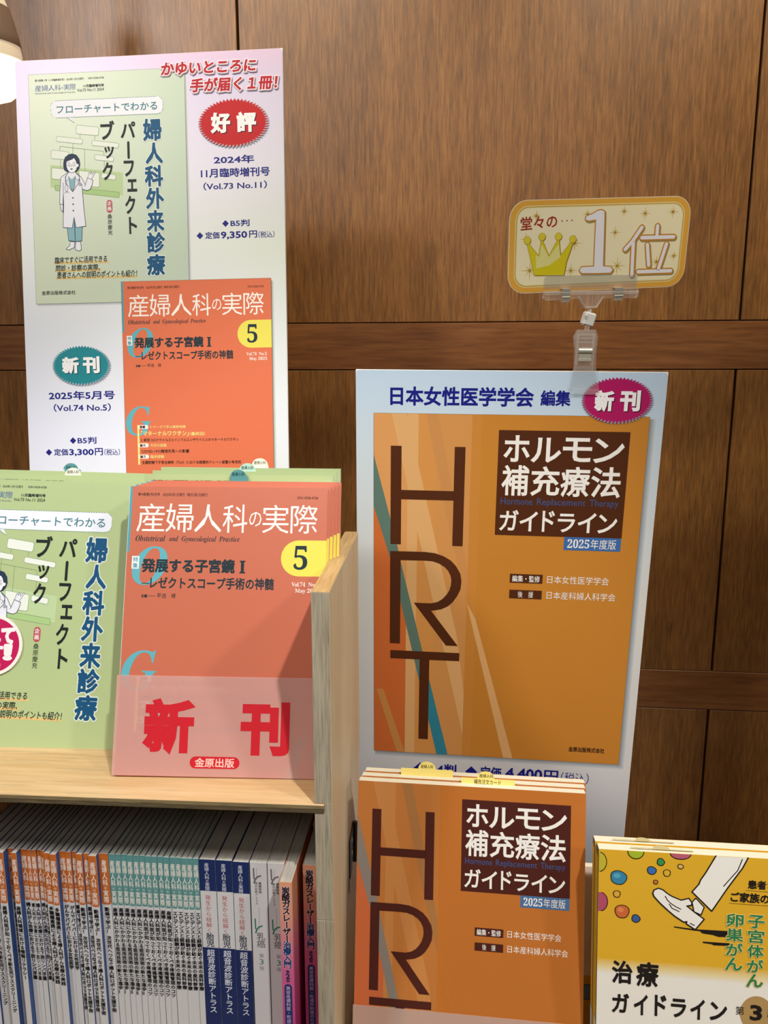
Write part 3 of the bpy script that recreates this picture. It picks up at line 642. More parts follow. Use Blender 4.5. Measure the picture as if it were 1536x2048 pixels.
# ------------------------------------------------------------------ magazines on the shelf
GREEN = mat('cover_green_coated', '#b6c892', .34, .5, coat=.25); ORANGE = mat('cover_orange_coated', '#ca7056', .3, .5, coat=.5)
TEALSP = mat('spine_teal_coated', '#5a9fa8', .4); SPW = mat('spine_white_coated', '#d6d5d6', .4)
def ordn(i): return ['front', 'second', 'third', 'fourth', 'fifth', 'sixth'][i]
def orange_mag(P, i, th=5.0):
    r = thing('magazine', 'orange magazine, %s of the stack by the side panel' % (['frontmost copy with a pink paper band', 'second copy', 'third copy', 'fourth copy', 'rearmost copy'][i]), 'magazine', frame(P), 'orange magazines leaning on the shelf')
    book_body(r, 181.5, 257, th, ORANGE, mat('page_block_orange_tint', '#e9c9b0', .7), SPW, inset=.3)
    b = MB(); b.box((-.5, -.41, 0, th, 197, 257), TEALSP); sp = b.build('spine_band', r)
    if i == 0: orange_design(r)
    else:
        A = Print(); A.rect(0, 196.6, 2.1, 257, ink('#4f9fb0'), 1); A.build('printed_strip', r); A = Print(); A.rect(142, 176, 181.3, 208.8, ink('#eadd5c'), 2); A.build('issue_tab', r)
    return r
PO = (-289.1, 583.6, -345, 3.8, 17.4, -.4)
orng = []
for i, (dx, dy, le, ro, dz) in enumerate([(0, 0, 17.4, -.4, 1.3), (2.2, 8, 17.0, -.35, 1.4), (5.2, 16, 16.6, -.3, 1.4), (7.8, 24, 16.2, -.3, 1.4), (10.5, 32, 15.8, -.3, 1.4)]):
    orng.append(orange_mag((PO[0]+dx*.75, PO[1]+dy, PO[2]+dz, 3.6-i*.25, le, ro), i))
# translucent band round the front copy
band_m = mat('tracing_paper_pink', '#e4b0a6', .6, .3, alpha=.5)
o = box('paper_band', (-2.2, 181.9, -1.05, -.9, .6, 86.6), band_m, orng[0]); o['label'] = 'translucent pink paper band'
P = Print(); rd = ink('#c81e2c', .6)
P.text('新', 26.4, 22.5, 66.5, 64.4, rd, 1, .05); P.text('刊', 112.2, 21.6, 151, 63, rd, 1, .05)
P.rrect(66.3, 7.6, 110.2, 17.8, 5.1, rd, 1); P.text('金原出版', 71, 8.9, 105.4, 16.4, ink('#f0c8bc'), 2, .02)
pl = P.build('band_lettering', o); pl.matrix_local = Matrix.Translation((0, -.0011, 0))
def green_mag(P, lab, design=False, th=7.5, shift=None):
    r = thing('magazine', lab, 'magazine', frame(P), 'green magazine supplements on the shelf')
    book_body(r, 182, 257, th, GREEN, mat('page_block_pale', '#dfe9e4', .7), GREEN, inset=.3)
    if design: green_design(r, None)
    else:
        T = Print(); T.text('第73巻第11号（11月臨時増刊号） 2024年11月1日発行', 7.7, 248.9, 65.4, 251.5, ink('#1d2424'), 2, .02); T.text('ISSN 0558-4728', 70.6, 249.3, 88.8, 251.3, ink('#1d2424'), 2, .02); T.build('cover_lettering', r)
    return r
PG = (-485.0, 623.9, -345+5.4, 2.5, 15.8, -1.7)
g0 = green_mag((PG[0], PG[1], -345+.3, 2.5, 15.8, -1.4), 'green magazine at the far left with a round crimson sticker, front of its stack', True)
P = Print(); P.ell(49.2, 96.3, 29.4, 29.0, ink('#f0ece6'), 1, 48); P.ell(49.2, 96.3, 26.2, 25.8, ink('#c01858'), 2, 48)
st = P.build('round_sticker', g0); st['label'] = 'round crimson sticker with a white rim'; st.location = (0, -.0017, 0)
P = Print()
for ch, x0, x1 in (('売', 28.5, 41), ('れ', 43, 56), ('て', 57.6, 69.4)): P.text(ch, x0, 99, x1, 112.5, ink('#f6eef0'), 1, .07, True)
for ch, x0, x1 in (('ま', 33, 44), ('す', 46, 59), ('！', 62.5, 67)): P.text(ch, x0, 83.5, x1, 96.8, ink('#f6eef0'), 1, .07, True)
P.text('金原出版', 41, 75.4, 58.6, 79, ink('#f6eef0'), 1, .02)
sl = P.build('sticker_lettering', st); sl.location = (0, -.00015, 0)
green_mag((-478, 655, -344.6, 2.2, 13.2, -1.3), 'green magazine second in the far left stack, behind the stickered copy')
green_mag((-474, 678, -344.6, 2.0, 12.0, -1.2), 'green magazine third in the far left stack, just in front of the tall poster')
for i, (x, y, le) in enumerate([(-292.0, 652, 9.6), (-291.4, 677, 8.0), (-291.0, 705, 6.4)]):
    green_mag((x, y, -344.8, 1.4, le, -.15), 'green magazine behind the orange stack, %s of three' % ['nearest', 'middle', 'rearmost'][i])
def slip(name, T, wd, bh, r, cx, m, texts, label, group='order slips in the books'):
    """order slip: card body below, half round tab above (local x right, z up)"""
    pts = [(-wd/2, -bh), (wd/2, -bh), (wd/2, 0), (cx+r, 0)]+[(cx+r*math.cos(math.radians(a)), r*.85*math.sin(math.radians(a))) for a in range(15, 180, 15)]+[(cx-r, 0), (-wd/2, 0)]
    b = MB(); b.prism(pts, 0, .25, m); root = thing('order_slip', label, 'paper slip', T, group); b.build('slip_card', root)
    P = Print()
    for t_, x0, y0, x1, y1, c_ in texts: P.text(t_, x0, y0, x1, y1, ink(c_), 2, .015)
    P.build('slip_lettering', root); return root
IV = mat('slip_ivory', '#f2efdc', .6); TL = mat('slip_pale_teal', '#b8dccb', .6); DT = mat('slip_dark_teal', '#4e8f92', .6); YL = mat('slip_yellow', '#ecd77a', .6)
def fT(x, y, z, ya=2, le=12, ro=0): return frame((x, y, z, ya, le, ro))
slip('order_slip', fT(-377, 718, -95.6), 17, 30, 7.8, 0, IV, [('産婦人科', -6, .6, 6, 4, '#4c5a52')], 'ivory slip with a rounded tab sticking out of the far left green stack')
slip('order_slip', fT(-388, 739, -93.6), 17, 30, 7.8, -2, DT, [('産婦人科', -7, .6, 3, 3.6, '#123c40')], 'dark teal slip barely showing behind the far left green stack')
slip('order_slip', fT(-197.5, 716, -89.4, le=7), 17, 30, 8.0, 0, TL, [('産婦人科', -6, .6, 6, 4, '#38544c')], 'pale teal slip with rounded tab above the middle of the orange stack')
slip('order_slip', fT(-199.5, 694, -93.2, le=9), 17, 30, 8.0, -1, DT, [('産婦人科', -7, .8, 5, 4.2, '#123c40')], 'dark teal slip tab just below the pale teal one above the orange stack')
slip('order_slip', fT(-190.5, 738, -86.8, le=7), 17, 30, 8.0, 0, IV, [('産婦人科', -6, .6, 6, 4, '#6a6450')], 'cream slip tab highest above the orange stack, against the tall poster')

# ------------------------------------------------------------------ journals in the lower compartment
BASEZ = -682.0
class Sp: pass
PINK = ramp_mat('cover_pink_gradient', 2, [(.0, '#c03080'), (.10, '#c83c86'), (.18, '#d46a92'), (.225, '#e09a80'), (.257, '#e6a27c')], .35, coat=.3)
BLUEC = mat('cover_blue_coated', '#2c4c86', .4); TEALC = mat('cover_teal_dark', '#3f7d80', .4); NAVYC = mat('cover_navy_coated', '#1c2d5c', .4); WHC = mat('cover_white_coated', '#dddbdc', .35)
PGREY = wood('page_edges_grey', '#a8a298', '#b8b2a6', '#c6c0b4', 'Y', 900, .85, .12, stretch=40, big=.2, bump=.05)
def spine_print(w, style, title):
    A = Print(); L = Print(); H = 257.; cx = w/2
    if style in ('orange', 'teal'):
        c = {'orange': '#c4692c', 'teal': '#5d9392'}[style]
        A.poly([(0, H-51+1.6), (w*.12, H-51.6), (w*.5, H-52), (w*.88, H-51.6), (w, H-51+1.6), (w, H), (0, H)], ink(c), 1)
        y = H-6.4
        for ch in '産婦人科の実際':
            if ch == 'の': L.vtext(ch, cx, y, 4.2, min(w*.5, 3.4), ink('#f0e8de'), 2); y -= 4.2
            else: L.vtext(ch, cx, y, 6.6, 6.8, ink('#f0e8de'), 2, .012, sx=min(.78, w*.86/6.8)); y -= 6.6
        L.vtext(title, cx, H-54.5, 4.55, 4.5, ink('#1c1c20'), 2, .045, sx=min(1, w*.86/4.5))
    elif style == 'navy':
        A.rect(0, H-31.5, w, H, ink('#1f2f60'), 1); A.rect(0, 0, w, H-89.5, ink('#1f2f60'), 1)
        y = H-3.4
        for ch in '産婦人科の実際':
            k = 2.8 if ch == 'の' else 4.2; L.vtext(ch, cx-.6, y, k, k+.2, ink('#dfe2ea'), 2); y -= k
        L.vtext('発生から紐解く', cx-.6, H-35.5, 5.6, 5.4, ink('#b4403c'), 2)
        L.vtext('胎児', cx-.2, H-74.4, 7.3, 7.6, ink('#24283c'), 2, .015); L.vtext('超音波診断アトラス', cx-.2, H-91.4, 7.5, 7.6, ink('#dfe2ea'), 2, .012)
    elif style == 'white':
        gr = ink('#6c6a6e'); gn = ink('#2f7d62')
        for z, c, s in ((H-6.5, gr, 1.0), (H-57, gn, .9)):
            L.line([(3.2, z), (3.4, z-10)], 1.3*s, c, 2); L.line([(3.4, z-14), (4.6, z-10.4), (6.6, z-8), (9.4, z-6.8)], 1.5*s, c, 2)
        L.line([(5.9, H-6), (5.9, H-17)], .25, gr, 1); L.line([(7, H-45), (7, H-68)], .25, gr, 1)
        L.vtext('腫瘍病理', 8.6, H-19.5, 2.9, 2.8, ink('#5a585c'), 2, .02); L.vtext('鑑別診断アトラス', 5.2, H-19.5, 2.9, 2.8, ink('#5a585c'), 2, .01)
        L.vtext('乳癌', cx+.4, H-71, 7.6, 8.4, ink('#5c5a5e'), 2, .006); L.vtext('第', cx+.4, H-92, 5, 4.6, ink('#77757a'), 2); L.text('3', cx-1.6, H-103.6, cx+2.2, H-98, ink('#2f7d62'), 2); L.vtext('版', cx+.4, H-105, 5, 4.6, ink('#77757a'), 2)
    elif style == 'pink':
        for t_, z, c in (('炭酸ガスレーザー', H-5, '#2c1c24'), ('治療入門', H-5-8*6.6, '#1c3a6c')):
            L.vtext(t_, cx, z, 6.6, 7.4, ink('#f0d8dc'), 2, .075, sx=min(1, w*.8/7.4)); L.vtext(t_, cx, z, 6.6, 7.4, ink(c), 3, .04, sx=min(1, w*.8/7.4))
        L.vtext('第', cx, H-86, 3.6, 3.2, ink('#24305c'), 2, .04); L.text('2', cx-1.6, H-94.5, cx+1.6, H-89.8, ink('#24305c'), 2, .05); L.vtext('版', cx, H-94.8, 3.6, 3.2, ink('#24305c'), 2, .04)
        A.rrect(cx-3.4, 20, cx+3.4, H-100, 3.3, ink('#22356e'), 1); L.vtext('美容皮膚科医・形成外科医のために', cx, H-102, 4.2, 4.2, ink('#d8bcd8'), 2)
    return A, L
protos = {}
def journal(x0, x1, Y, style, title, label, grp, Z=BASEZ, key=None):
    w_ = round(x1-x0, 1); k = key or (style, title, w_)
    T = Matrix.Translation(W(x0+.05, Y, Z))
    side = {'orange': BLUEC, 'teal': TEALC, 'navy': NAVYC, 'white': WHC, 'pink': PINK}[style]
    if k not in protos:
        r = thing('journal' if style in ('orange', 'teal', 'navy') else 'book', label, 'book', T, grp)
        w2 = w_-.12; D = 182 if style != 'white' else 184; H = 257
        pgm = PGREY
        v, f = boxdata(.35, w2-.35, .6, D, .5, H-.5); link('page_block', mesh('page_block', v, f, pgm), r)
        b = MB(); b.box((0, .3, .3, D, 0, H), side); b.box((w2-.3, w2, .3, D, 0, H), side)
        b.box((.0, w2, 0, .35, 0, H), PINK if style == 'pink' else SPW, .12); b.build('cover', r)
        A, L = spine_print(w2, style, title)
        if A.b.v: A.build('spine_artwork', r)
        L.build('spine_lettering', r); protos[k] = r; return r
    src = protos[k]; r = src.copy(); COL.objects.link(r); r.matrix_world = T; r['label'] = label
    for ch in list(src.children):
        c = ch.copy(); COL.objects.link(c); c.parent = r
    return r
def nth(i): return ['first', 'second', 'third', 'fourth', 'fifth', 'sixth', 'seventh', 'eighth', 'ninth', 'tenth', 'eleventh', 'twelfth', 'thirteenth', 'fourteenth', 'fifteenth', 'sixteenth', 'seventeenth', 'eighteenth', 'nineteenth', 'twentieth', 'twenty-first', 'twenty-second'][i]
TT = ['産婦人科医が知っておくべき新生児マススクリーニング', '産婦人科領域における情報リテラシー', '婦人科がん治療における下肢リンパ浮腫', '多職種連携による婦人科がん治療の実践', 'がんサバイバーにおける女性医学', '動画で学ぶ！ 次世代へつなぐ婦人科ロボット支援手術']
px = [(-438.0, -429.6, 0, 0), (-429.5, -421.0, 0, 1), (-420.9, -412.7, 0, -1), (-412.6, -406.7, 0, 0), (-406.7, -400.0, 0, 6.5), (-400.0, -389.2, 1, 6.5), (-389.2, -376.6, 2, 0), (-376.6, -371.6, 2, .5), (-371.6, -366.8, 2, -.5), (-366.8, -363.0, 2, 1), (-363.0, -356.4, 3, 3.5),
      (-356.4, -350.0, 3, 5), (-350.0, -343.6, 4, 0), (-343.6, -338.3, 4, .5), (-338.3, -333.0, 5, -.5), (-333.0, -326.6, 5, 2.5), (-326.6, -320.4, 5, 1), (-320.4, -312.6, 5, 4), (-312.6, -303.3, 5, 0)]
px[2] = (-400.0, -391.8, 1, 6.5); px = px[3:]; px[1] = (-406.7, -399.2, 0, 6.5); px[2] = (-399.2, -389.4, 1, 5); px[3] = (-389.4, -376.6, 2, 0)
px[2] = (-399.2, -392.6, 1, 0); px.insert(3, (-392.5, -387.0, 1, 6)); px[4] = (-386.9, -380.6, 2, 0); px.insert(5, (-380.5, -376.7, 2, .6))
px = [(-438.0, -429.6, 0, 0), (-429.5, -421.0, 0, 1), (-420.9, -412.7, 0, -1)]+px
for i, (a, b, t_, p) in enumerate(px):
    journal(a, b-.1, 590-p, 'orange', TT[t_], 'orange-topped journal in the lower compartment, %s of its run from the left' % nth(i), 'orange-topped journals in the lower compartment')
xt = [-303.0, -297.4, -291.7, -286.1, -280.4, -274.8, -269.2, -263.6, -257.8, -252.2, -246.4, -241.2, -235.7, -230.6, -225.0, -219.1]
TG = ['産婦人科にかかわる医用技術の新たな進歩Ⅰ']*2+['産婦人科にかかわる医用技術の新たな進歩Ⅱ']*3+['産婦人科医が知っておくべき疼痛管理のコツ']*5+['エビデンスと経験が紡ぐ未来の産科診療']*5
for i in range(15):
    journal(xt[i], xt[i]+5.5, 590+(i % 3)*.25, 'teal', TG[i], 'teal-topped journal in the lower compartment, %s of fifteen from the left' % nth(i), 'teal-topped journals in the lower compartment', key=('teal', TG[i]))
for i, (a, z) in enumerate(((-219.0, 0), (-203.6, 0), (-188.2, -.6))):
    journal(a, a+15.0, 590, 'navy', '', 'thick navy and white journal with red lettering, %s of three' % ['left', 'middle', 'right'][i], 'navy and white journals in the lower compartment', Z=BASEZ+z)
for i, a in enumerate((-172.4, -156.4)):
    journal(a, a+15.2, 590, 'white', '', 'white book with green pen stroke on the spine, %s of the two' % ['left', 'right'][i], 'white books with green strokes in the lower compartment')
journal(-140.2, -129.2, 566, 'pink', '', 'pink book pulled forward in front of its neighbours', 'pink books in the lower compartment')
journal(-124.6, -112.6, 590, 'pink', '', 'pink book set back against the side panel', 'pink books in the lower compartment')
b = MB(); b.prism([(-6, -12), (6, -12), (7, 0), (2, 3), (-5, 1)], 0, .3, YL)
o = b.build('paper_slip', None, fT(-124, 650, -422, 80, 20)); tag(o, 'small crumpled yellow slip above the pink books under the shelf', 'paper slip')

# ------------------------------------------------------------------ guideline books in front of the right poster
HRTC = mat('cover_ochre_coated', '#c07230', .33, .5, coat=.3)
PH = (-82.0, 589.8, -666.6, -1.7, 11.5, .2)
for i in range(3):
    r = thing('guideline_book', 'ochre guideline book below the blue poster, %s of the stack' % ['front copy', 'middle copy', 'rear copy'][i], 'book',
              frame((PH[0]+1.9*i, PH[1]+i*11.8, PH[2]+.2, -1.7, 11.5+.1*i, .2)), 'ochre guideline books')
    book_body(r, 210, 297-1.5*i, 11.2, HRTC, PAGES_IV, PAGES_IV if i else HRTC, inset=.4)
    if i == 0:
        hrt_design(r, 1)
        o = box('paper_band', (-1.2, 210.6, -1.0, -.85, .6, 88.6), mat('tracing_paper_grey', '#d8b8a8', .6, .3, alpha=.52), r); o['label'] = 'translucent paper band'
slip('order_slip', frame((40.2, 656, -371.6, -1.7, 11.5, .2)), 50, 40, 8.0, -2, YL, [('補充注文カード', -13, -5.6, 12, -1.0, '#4a4018'), ('産婦人科', -8, .8, 5, 4, '#5a5020')], 'yellow order card with a round tab in the front ochre guideline book')
slip('order_slip', frame((-17.5, 669, -371.8, -1.7, 11.5, .2)), 50, 40, 8.4, 0, YL, [('産婦人科', -6, .6, 6, 4, '#5a5020')], 'yellow slip tab in the ochre guideline stack, left of the order card')

# yellow books
PYP = (130.2, 543.3, -637.9, -2.0, 6.5, .9); KY = 1.0455
YEL = mat('cover_yellow_coated', '#e4b030', .33, .5, coat=.3); DGREEN = mat('spine_dark_green', '#1d4a40', .35)
def yellow_design(r):
    A = Print(); T = Print(); bk = ink('#221c1a'); wh = ink('#f2eee4')
    A.rect(0.1, 150.9, 182, 164, MATS.get('yellow_fade') or ramp_mat('yellow_fade', 2, [(.1509, '#efe9de'), (.156, '#ecd9a4'), (.164, '#e4b234')], .4), 1)
    A.rect(0.1, 0, 182, 150.9, ink('#efe9de'), 1)
    for cx, cy, rx, ry, c, ph in ((16, 233.9, 6.4, 6.0, '#3a86a8', 1), (19.3, 205.2, 5.6, 5.8, '#cf6a3a', 0), (30.4, 200, 3.3, 3.2, '#3d6190', 2), (14.9, 219.8, 2.7, 3.0, '#dcaa3c', 0), (1.8, 212.5, 5.8, 8, '#b5506a', 0),
                              (42.2, 241.6, 3.5, 3.4, '#3f6fae', 1), (49.2, 249.2, 2.9, 3, '#3f9050', 2), (54.2, 240.2, 2.7, 3, '#dcae34', 0), (45.5, 232, 1.7, 1.8, '#d0783c', 0), (64.8, 246.4, 2.2, 2, '#dcb060', 1)):
        if cx < 5:
            q = [(0.15, cy-ry)]+[(cx+rx*math.cos(math.radians(a)), cy+ry*math.sin(math.radians(a))) for a in range(-80, 81, 16)]+[(0.15, cy+ry)]
            A.poly(q, ink(c), 10); A.line(q[1:-1], .7, bk, 11); continue
        A.ell(cx, cy, rx+.35, ry+.35, bk, 10, 28, ph, .06); A.ell(cx, cy, rx-.35, ry-.35, ink(c), 11, 28, ph, .06); A.ell(cx-rx*.2, cy+ry*.25, rx*.45, ry*.35, ink({'#3a86a8': '#5aa6c0', '#cf6a3a': '#e08a50'}.get(c, c)), 12, 16)
    q = [(0.15, 238.4)]+[(0.3+6*math.cos(math.radians(a)), 246.4+8.2*math.sin(math.radians(a))) for a in range(-80, 81, 16)]+[(0.15, 254.4)]
    A.poly(q, ink('#c4b434'), 10); A.line(q[1:-1], .7, bk, 11)
    for cx, c, w_, d in ((29.4, '#a9ba30', 6.4, 6.2), (64.6, '#bd5f78', 8, 4.4)):
        q = [(cx-w_, 256.9)]+[(cx+w_*math.cos(math.radians(a)), 256.9+d*math.sin(math.radians(a))) for a in range(190, 351, 16)]+[(cx+w_, 256.9)]
        A.poly(q, ink(c), 10); A.line(q, .7, bk, 11)
    def fo(pts, l, m=wh, w_=.95): A.poly(pts, m, l); A.line(pts, w_, bk, l+1, closed=True)
    fo([(74.4, 217.1), (77.3, 220.6), (84, 213.5), (81.7, 206.8), (76.1, 209.1)], 10)
    lg = [(92, 257), (84.3, 242.2), (80.5, 236), (79.5, 232.7), (74.2, 225.8), (89.9, 210.6), (102.1, 231.5), (112.6, 247.9), (116.8, 257)]
    A.poly(lg, wh, 12); A.line(lg, 1.1, bk, 13)
    A.line([(112.4, 255.4), (109.1, 246), (98.6, 232.2)], .8, bk, 14)
    fo([(77.4, 194.1), (70.2, 198.6), (70.7, 200.4), (68.2, 199.8), (61, 204.4), (55.8, 208.7), (49, 214.8), (44.4, 219.9), (43.4, 222.6), (44.4, 225.4), (47.8, 227.1), (51.4, 225.9), (55, 223), (58.6, 220.9), (65.8, 218.2), (71.8, 220.2), (74.4, 216.6), (73.9, 214.4), (70.4, 213.6), (76.1, 209.1), (84.2, 203.4), (80.3, 198)], 15, wh, 1.1)
    A.line([(53.3, 220.6), (55, 217.6), (57.2, 215.4), (61, 212.8), (65.7, 210.5)], .8, bk, 17); A.line([(56.7, 214.2), (58.8, 210.9), (64.4, 208.5)], .8, bk, 17); A.line([(73.5, 199.2), (76.6, 197.6)], .8, bk, 17)
    A.poly([(60.6, 195.6), (78.4, 194.4), (104.5, 194.8), (104.2, 189.8), (95.6, 189.3), (91.1, 190.6), (83, 191.3), (81, 193.1), (76.4, 193.2), (61, 194.6)], bk, 10); A.poly([(83.5, 184.4), (105.4, 184.6), (103, 182.2), (91.8, 181.9), (90.8, 182.7), (83.7, 183.2)], bk, 10)
    A.line([(115.7, 229.8), (160, 229.4)], .25, bk, 10); A.line([(103.1, 218.3), (160, 217.8)], .25, bk, 10)
    A.ell(127, 126.4, 13, 15.2, ink('#b3915a'), 10, 40)
    A.build('cover_artwork', r)
    T.text('患者さんと', 117.4, 231.7, 152, 238.6, bk, 18, .03, True); T.text('ご家族のための', 104.4, 220, 157, 227.8, bk, 18, .03, True)
    gn = ink('#2f7d50')
    for i, ch in enumerate('子宮体がん'): T.text(ch, 118.6+(i > 3)*0, 210-(i+1)*12.4+1.4, 130.6, 210-i*12.4-.4, ink('#e4c878'), 18, .07, True); T.text(ch, 118.6, 210-(i+1)*12.4+1.4, 130.6, 210-i*12.4-.4, gn, 19, .025, True)
    for i, ch in enumerate('卵巣がん'): T.text(ch, 101.8, 210-(i+1)*12.3+1.4, 114.4, 210-i*12.3-.4, ink('#e4c878'), 18, .07, True); T.text(ch, 101.8, 210-(i+1)*12.3+1.4, 114.4, 210-i*12.3-.4, gn, 19, .025, True)
    for ch, x0, x1, y0, y1 in (('治', 12, 28.6, 144, 162.6), ('療', 31.6, 49.4, 143, 163), ('ガ', 12.4, 26.4, 118.4, 134.4), ('イ', 30, 41.4, 118, 134.6), ('ド', 46.6, 56.2, 118.4, 135.6), ('ラ', 59.6, 72, 118.6, 133.6), ('イ', 75, 86.6, 118.2, 134.4), ('ン', 90.4, 104, 118.8, 133.4)):
        T.text(ch, x0+.6, y0, x1-.6, y1, bk, 18, .03, True)
    T.text('第', 110.5, 124.6, 117.1, 132, bk, 18); T.text('3', 122.4, 121.4, 130.4, 133.6, bk, 18, .035); T.text('版', 135, 124.4, 142, 132, bk, 18)
    T.build('cover_lettering', r)
for i in range(2):
    r = thing('guidebook', 'yellow and white guidebook at the lower right, %s' % ['front copy with a drawn white shoe', 'rear copy showing only its page tops'][i], 'book',
              frame((PYP[0]-.8*i, PYP[1]+i*11.6, PYP[2], -2.0, 6.5+.1*i, .9), KY) @ SC(KY) , 'yellow and white guidebooks')
    book_body(r, 182, 257-1.0*i, 10.2, YEL, PAGES_IV, DGREEN, inset=.4)
    b = MB(); b.box((-.52, -.41, 1.2, 9.2, 110, 250), YEL); b.box((-.52, -.41, 1.2, 9.2, 4, 108), SPW); b.build('spine_band', r)
    if i == 0: yellow_design(r)
slip('order_slip', frame((186, 600.6, -398.0, -2, 96.5, .9)), 52, 1.2, 6.8, 0, mat('slip_dull_buff', '#cfc08a', .6), [], 'yellow slip lying in the page tops of the front yellow guidebook')
slip('order_slip', frame((173.5, 613.0, -399.1, -2, 96.6, .9)), 52, 1.2, 6.3, 0, mat('slip_dull_buff', '#cfc08a', .6), [], 'yellow slip in the rear yellow guidebook, left of the other one')
# pale booklet between the stacks
r = thing('booklet', 'pale pink and mustard booklet half hidden between the ochre and the yellow books', 'book', frame((133, 650, -667, 0, 1.5, 0)))
book_body(r, 148, 210, 6, mat('cover_pale_pink', '#ecdccb', .4), PAGES_IV, mat('cover_pale_pink', '#ecdccb', .4), inset=.4)
P = Print(); P.rect(0.05, 0, 148, 95, ink('#dba62c'), 1); P.ell(9, 77, 8.6, 8.8, ink('#221c1a'), 2); P.ell(9, 77, 7.9, 8.1, ink('#6c8c9c'), 3); P.build('cover_artwork', r)

# ------------------------------------------------------------------ rank card and its clear clip
PS = (59.0, 835.1, 87.8, 14.7, -10.1, 3.4)
sg = thing('rank_card', 'gold-edged card with a crown and a large figure one, held by the clear clip', 'sign', frame(PS))
P = Print()
def skewrr(x0, y0, x1, y1, r, n=6, grow_=0): return P.rr(x0, y0, x1, y1, r, n)
b = MB(); b.prism(P.rr(-.8, -.8, 200.6, 91.6, 19, 8), .1, .7, mat('card_white_edge', '#f3e6c4', .5)); b.build('card', sg)
def band(x0, y0, x1, y1, r, m, l): P.rrect(x0, y0, x1, y1, r, m, l)
P.poly(P.rr(0, 0, 199.8, 90.9, 18, 8), ink('#eaae44'), 1); P.poly(P.rr(5.6, 5, 194, 86, 14, 8), ink('#f2e3a0'), 2); P.poly(P.rr(6.6, 6, 193, 85, 13, 8), ink('#c9972f'), 3); P.poly(P.rr(7.4, 6.8, 192.2, 84.2, 12.4, 8), ink('#f2e6ac'), 4); P.poly(P.rr(8.4, 7.8, 191.2, 83.2, 12, 8), ink('#fbf0c6'), 5)
st_c = ink('#d8b85c')
for sx_, sy_, R in ((116.2, 57.4, 7), (148.5, 75.2, 7), (180, 76, 7), (124.7, 78, 6), (23.1, 22.3, 11), (68.9, 20.6, 8), (121.4, 23.5, 11), (186, 31.5, 6), (28.2, 76, 6), (71.8, 48, 9), (18, 53.8, 7), (166.3, 26, 7), (168.1, 51.7, 7), (84.2, 76, 6)):
    for k in range(8):
        a = k*math.pi/4; rr_ = R if k % 2 == 0 else R*.7
        P.poly([(sx_+.7*math.cos(a+1.57), sy_+.7*math.sin(a+1.57)), (sx_-.7*math.cos(a+1.57), sy_-.7*math.sin(a+1.57)), (sx_+rr_*math.cos(a), sy_+rr_*math.sin(a))], st_c, 6)
cr = [(28.2, 17.3), (61.5, 16.2), (63.7, 30.4), (70.3, 50), (68.6, 50.4), (56.5, 36.5), (54.2, 52), (52.4, 52), (43.6, 36.6), (36, 52), (34.4, 52), (32.3, 36.8), (20.6, 50), (19.0, 49)]
P.poly([(a+.9, c-.9) for a, c in cr], ink('#a58a3c'), 7); P.poly(cr, ink('#e3d31e'), 8)
P.line(cr, .45, ink('#b08a18'), 9, closed=True)
P.poly([(30, 24), (45, 27), (57, 35), (56.4, 36.2), (54.4, 47), (53, 47), (43.6, 35.2), (36, 47), (34.6, 47), (33.2, 35.5), (29.2, 38)], ink('#ece692'), 9)
for x, y in ((19.3, 52.4), (35.2, 55.5), (53.2, 55.3), (69.3, 52.1)): P.ell(x+.7, y-.8, 3.8, 3.8, ink('#a58a3c'), 7); P.ell(x, y, 3.9, 3.9, ink('#c29a1c'), 10); P.ell(x, y, 3.5, 3.5, ink('#e6d63a'), 11)
cr_o = P.build('crown_emblem', sg); cr_o['label'] = 'printed gold border, stars and yellow crown'
P = Print(); one = [(82.3, 73.2), (84, 74.6), (89.6, 76.3), (95, 79.2), (99, 79.9), (102.4, 78.4), (102.8, 74), (105.1, 23.6), (113.7, 22.8), (116.3, 19.8), (114.2, 16.9), (98, 17), (81.4, 17.6), (78.9, 20.4), (81, 23.7), (94.9, 23.8), (93.8, 70.9), (85.5, 69.8), (82.6, 71)]
go = ink('#cf8f34'); ww = ink('#f4f2f6')
P.line([(a+1, c-1.2) for a, c in one], 2.6, ink('#a58d58'), 11, closed=True); P.line(one, 2.2, go, 12, closed=True); P.poly(one, ww, 13)
ks = [[(146, 61.5), (136.6, 48), (129, 40)], [(137.6, 48), (139, 13.6)], [(163.8, 62.4), (164, 53)], [(147, 51.2), (183.6, 51.0)], [(154, 44), (157.6, 23)], [(176, 44), (168.9, 17)], [(146, 16.6), (184, 16.2)]]
for q in ks: P.line([(a+1, c-1.2) for a, c in q], 6.4, ink('#a58d58'), 11)
for q in ks: P.line(q, 6.4, go, 12)
for q in ks: P.line(q, 3.7, ww, 13)
P.text('堂々の', 11.6, 63.6, 51, 76, ink('#a83a28'), 8, .02, True, rot=.05)
for x in (56.5, 61.8, 67.2): P.ell(x, 70.4+(x-56)*.03, .75, .75, ink('#a83a28'), 8, 10)
P.build('lettering', sg)
